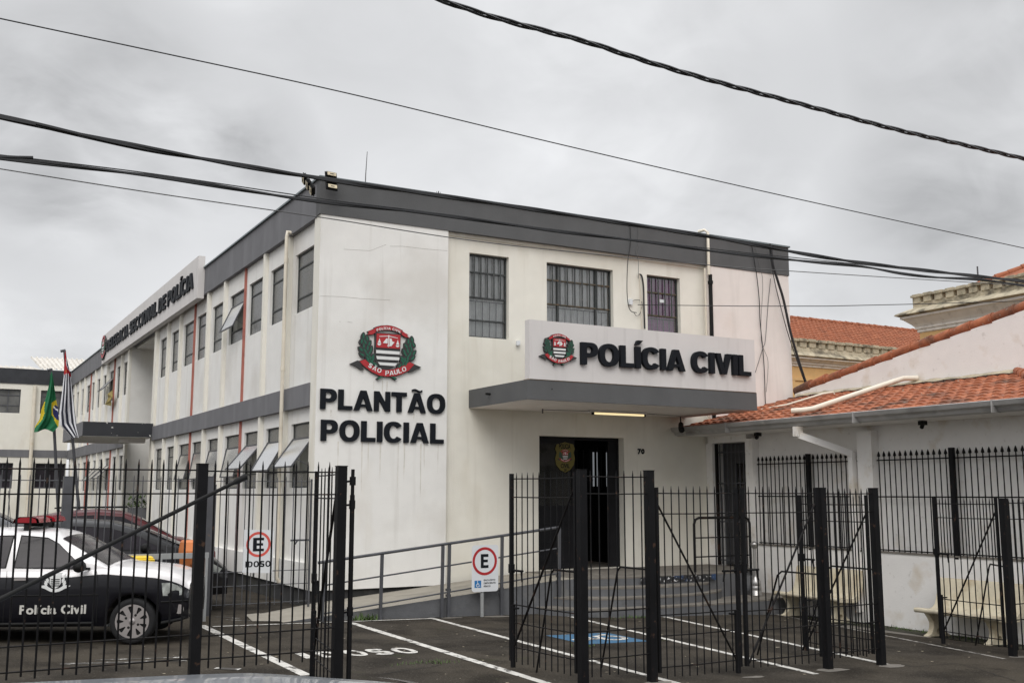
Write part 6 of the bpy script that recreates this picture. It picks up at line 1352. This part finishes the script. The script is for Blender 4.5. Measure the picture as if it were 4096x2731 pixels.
# roof as tiles rising away from us
m = MB(); zE, yE, zR, yR = 8.85, Y2_ + .35, 11.25, Y2_ + 5.5; nr_ = 15; L_ = math.hypot(zR - zE, yR - yE); nc_ = int(36 / .3 * 4)
for r_ in range(nr_):
    for (t0, lf) in ((r_ / nr_, .06), ((r_ + 1) / nr_, .0)):
        for c_ in range(nc_ + 1):
            x = 26 + 36 * c_ / nc_; b_ = abs(math.sin(math.pi * x / .3)) * .06; m.v.append(Vector((x, yE + (yR - yE) * t0, zE + (zR - zE) * t0 + lf + b_)))
for r_ in range(nr_ * 2 - 1):
    for c_ in range(nc_): m.f.append((r_ * (nc_ + 1) + c_, r_ * (nc_ + 1) + c_ + 1, (r_ + 1) * (nc_ + 1) + c_ + 1, (r_ + 1) * (nc_ + 1) + c_)); m.m.append(0); m.sm.append(False)
m.build('tiled_roof', TILEF, YC2); ridge((26, yR, zR + .05), (62, yR, zR + .05), .14, .45).build('ridge_tiles', TILEF, YC2)
# pilaster strips and window heads
m = MB()
for x in (34.6, 36.7, 38.8, 40.9): m.box(x, x + .5, Y2_ - .05, Y2_ + .05, 0, 7.15)
m.box(26, 46, Y2_ - .06, Y2_ + .0, 7.15, 7.3); m.build('pilaster_strips', YEL, YC2)

# ================================================================== FLOODLIGHTS, ROOF THINGS
def flood(lab, c, right, upv, n_=3):
    k5 = .74
    t = thing('floodlight', lab, 'floodlight', tuple(c), group='triple floodlights on the roof corner'); c, r_, u = Vector(c), Vector(right).normalized(), Vector(upv).normalized(); nrm = r_.cross(u)
    for i in range(n_):
        q = c + u * (i - 1) * .17 * k5
        m = MB(); m.obox(q, r_ * .13 * k5, u * .055 * k5, nrm * .04); h = m.build('lamp_housing', DKPL, t)
        m = MB(); m.obox(q + nrm * .042, r_ * .115 * k5, u * .045 * k5, nrm * .004); m.build('lens', mat('lens_warm', (.60, .52, .36), .2, .25, 9), h)
        m = MB(); m.obox(q + nrm * .047, r_ * .045 * k5, u * .009 * k5, nrm * .003); m.build('burner', CHAR, h)
    m = MB()
    for s_ in (-1, 1): m.bar(c + (r_ * .145 * s_ + u * -.24) * k5, c + (r_ * .145 * s_ + u * .24) * k5, .016)
    m.bar(c - (r_ * .145 + u * .24) * k5, c + (r_ * .145 - u * .24) * k5, .016); m.build('bracket', DKPL, t)
pf = RY(1325, 725, YW - .25)
flood('triple floodlight on the roof corner facing the street', pf, (1, .1, -.02), (0, .25, 1))
pf = RX(1234, 738, XW - .25)
flood('tilted triple floodlight on the roof corner facing the car yard', pf, (-.35, -1, .55), (-.45, .35, .8))
m = MB(); p0, p1 = RY(1460, 740, YW + .6), RY(1469, 607, YW + .6); m.tube([p0 - Vector((0, 0, .4)), p0.lerp(p1, .3), p1], [.014, .010, .006], 6); tag(m.build('roof_mast', CABG), 'thin mast standing on the roof near the corner', 'mast')
m = MB(); p0 = RY(1754, 775, YW + .5); m.tube([p0 - Vector((0, 0, .35)), p0 + Vector((0, 0, .05))], .012, 6)
for dx in (-.05, .05): m.tube([p0 - Vector((0, 0, .03)), p0 + Vector((dx, 0, .04))], .005, 4)
tag(m.build('lightning_rod', CABG), 'tiny spiked lightning rod on the front roof edge', 'lightning rod')

# ================================================================== CABLES
def wire(lab, pts, y, r_, name='overhead_cable', strands=1, mt=CABLE, wob=0, grp='overhead cables crossing the street', n=14):
    P = [(x * 4096 / 2352, v * 4096 / 2352) for x, v in pts]; P = smooth(P, n); W_ = [RY(a, b, y) for a, b in P]; m = MB(); N_ = len(W_)
    d0 = W_[0] - W_[1]; d1 = W_[-1] - W_[-2]; W_ = [W_[0] + d0 * 25] + W_ + [W_[-1] + d1 * 25]
    if strands == 1: m.tube(W_, r_, 6)
    else:
        Q = []; 
        for a, b in zip(W_, W_[1:]):
            kk = max(1, int((b - a).length / .07)); Q += [a.lerp(b, i / kk) for i in range(kk)]
        s_ = 0
        for st_i in range(strands):
            L_ = []; acc = 0
            for i, p in enumerate(Q):
                if i: acc += (p - Q[i - 1]).length
                ph = acc * 2 * math.pi / wob + st_i * 2 * math.pi / strands; L_.append(p + Vector((0, math.cos(ph), math.sin(ph))) * r_ * (.85 if strands == 3 else .45))
            m.tube(L_, r_ * (.62 if strands == 3 else .72), 5)
    return tag(m.build(name, mt), lab, 'cable', grp)
wire('thick twisted cable crossing the upper right of the sky', [(960, -22), (1020, 3), (1150, 45), (1340, 95), (1480, 140), (1640, 187), (1840, 240), (2050, 296), (2200, 330), (2352, 365), (2400, 376)], 8.0, .020, strands=3, wob=1.1, n=4)
wire('single thin wire crossing the whole sky above the roof', [(-20, 38), (0, 43), (400, 128), (800, 215), (1300, 335), (1800, 450), (2352, 570), (2400, 580)], 8.1, .0052)
wire('thick lashed cable pair, upper one passing over the roof corner', [(-20, 264), (0, 268), (350, 343), (735, 410), (1100, 462), (1460, 517), (1640, 545), (1900, 592), (2100, 618), (2352, 646), (2400, 652)], 7.9, .019, strands=2, wob=1.7, n=4)
wire('thin wire lashed just above the upper cable', [(-20, 266), (0, 271), (200, 318), (350, 350), (500, 372), (735, 406)], 7.93, .005)
wire('thick dark cable below the upper pair crossing the roof band', [(-20, 359), (0, 363), (340, 403), (560, 437), (735, 463), (1000, 492), (1250, 527), (1500, 557), (1640, 577), (1850, 600), (1980, 612), (2070, 628), (2150, 637), (2250, 642), (2352, 656), (2400, 662)], 7.85, .015, strands=2, wob=2.2, n=4)
wire('thin support wire running along the lower dark cable', [(-20, 352), (0, 356), (340, 398), (735, 456), (1000, 489), (1250, 524), (1640, 572), (2000, 610), (2352, 648), (2400, 653)], 7.87, .0045)
wire('thinnest and lowest wire crossing the station front', [(-20, 384), (0, 388), (350, 443), (735, 499), (1030, 545), (1250, 572), (1620, 608), (1900, 628), (2352, 656), (2400, 659)], 8.2, .0045, mt=CABG)
# service line from the wall to the right
a = RY(1465 * 4096 / 2352, 700 * 4096 / 2352, YM - .1); pts = [a]
for x, v in ((1700, 703), (1900, 703), (2120, 698), (2400, 690)): pts.append(O + ray(x * 4096 / 2352, v * 4096 / 2352) * (19.5 + (x - 1465) / 500))
m = MB(); m.tube(pts, .008, 6); tag(m.build('service_wire', CABLE), 'thin service wire leaving the wall between the upper windows', 'cable')
def wallcable(lab, pts, r_, mt=CABLE, y=YM - .03, box=None):
    W_ = [RY(a * 4096 / 2352, b * 4096 / 2352, y) for a, b in smooth(pts, 5)]; m = MB(); m.tube(W_, r_, 6); return tag(m.build('wall_cable', mt), lab, 'cable', 'cables hanging on the station front')
wallcable('thin cable hanging down the wall from the band to the junction box', [(1447, 513), (1448, 560), (1442, 600), (1440, 660), (1443, 700), (1450, 715), (1462, 718)], .009, y=YM - .16)
wallcable('pale thin wire dropping between the upper windows', [(1466, 513), (1466, 560), (1461, 580), (1466, 600), (1466, 640)], .006, CABG, y=YM - .16)
wallcable('thin loop of wire beside the junction box', [(1447, 700), (1455, 690), (1470, 690), (1475, 700), (1470, 720), (1462, 725), (1456, 718)], .006, y=YM - .04)
wallcable('pair of black conduits dropping behind the canopy sign', [(1467, 630), (1474, 634), (1478, 660), (1479, 700), (1481, 755)], .017, y=YM - .04)
wallcable('white conduit dropping behind the canopy sign', [(1466, 628), (1469, 640), (1472, 700), (1474, 755)], .011, PVC, y=YM - .05)
p_ = RY(1446 * 1.7415, 694 * 1.7415, YM); m = MB(); m.box(p_.x - .04, p_.x + .04, YM - .06, YM, p_.z - .06, p_.z + .06); tag(m.build('junction_box', SIGNP), 'small white junction box between the upper windows', 'box')
YV = YW - .06
wallcable('thick black cable bundle draped from the roof edge to the annex capping', [(1768, 560), (1772, 578), (1776, 610), (1788, 650), (1800, 690), (1815, 760), (1832, 820), (1848, 870), (1860, 905)], .030, y=YW - .20)
wallcable('second black cable leaning away from the thick bundle', [(1766, 562), (1771, 600), (1780, 650), (1792, 700), (1808, 760), (1826, 815), (1846, 872)], .010, y=YW - .24)
wallcable('cable hanging down the pinkish wall to the annex roof', [(1723, 555), (1728, 570), (1733, 600), (1739, 640), (1744, 690), (1746, 740), (1752, 800), (1756, 860), (1758, 925), (1762, 940)], .010, y=YV)
wallcable('thin grey wire crossing the pinkish wall', [(1733, 560), (1745, 610), (1752, 650), (1748, 740), (1750, 790), (1764, 830), (1760, 900)], .005, CABG, y=YV)
wallcable('taut wire slanting over the pinkish wall', [(1770, 640), (1764, 700), (1758, 780), (1752, 800), (1735, 855)], .008, CABG, y=YV)
# small weeds
for lab, cx_, cy_, n_, s_ in (('small green weeds at the foot of the ramp wall', 6.35, 16.08, 70, .10), ('patch of short grass growing through the asphalt', 5.35, 11.55, 110, .035), ('tiny grass tuft beside the blue floor panel', 7.95, 12.2, 50, .035), ('mossy weeds along the lowest step', 10.9, 15.10, 90, .05), ('moss and grass at the foot of the annex wall', 14.6, 12.4, 260, .05)):
    m = MB()
    for i in range(n_):
        sx = .9 if 'annex' in lab else .35 if 'step' in lab or 'patch' in lab else .16; sy = 1.0 if 'annex' in lab else .06
        x, y_ = (cx_ + random.gauss(0, .10), cy_ + random.uniform(-1.3, 1.3)) if 'annex' in lab else (cx_ + random.gauss(0, sx * .6), cy_ + random.gauss(0, sy)); a = random.uniform(0, 6.3); L_ = s_ * random.uniform(.4, 1.3)
        c_ = Vector((x, y_, gz(x) + .003)); d1 = Vector((math.cos(a) * .6, math.sin(a) * .6, random.uniform(.5, 1.2))) * L_; d2 = Vector((-math.sin(a), math.cos(a), 0)) * L_ * .18; m.add([c_ - d2, c_ + d2, c_ + d1], [(0, 1, 2)])
    tag(m.build('weeds', WEED, kind='stuff'), lab, 'weeds')
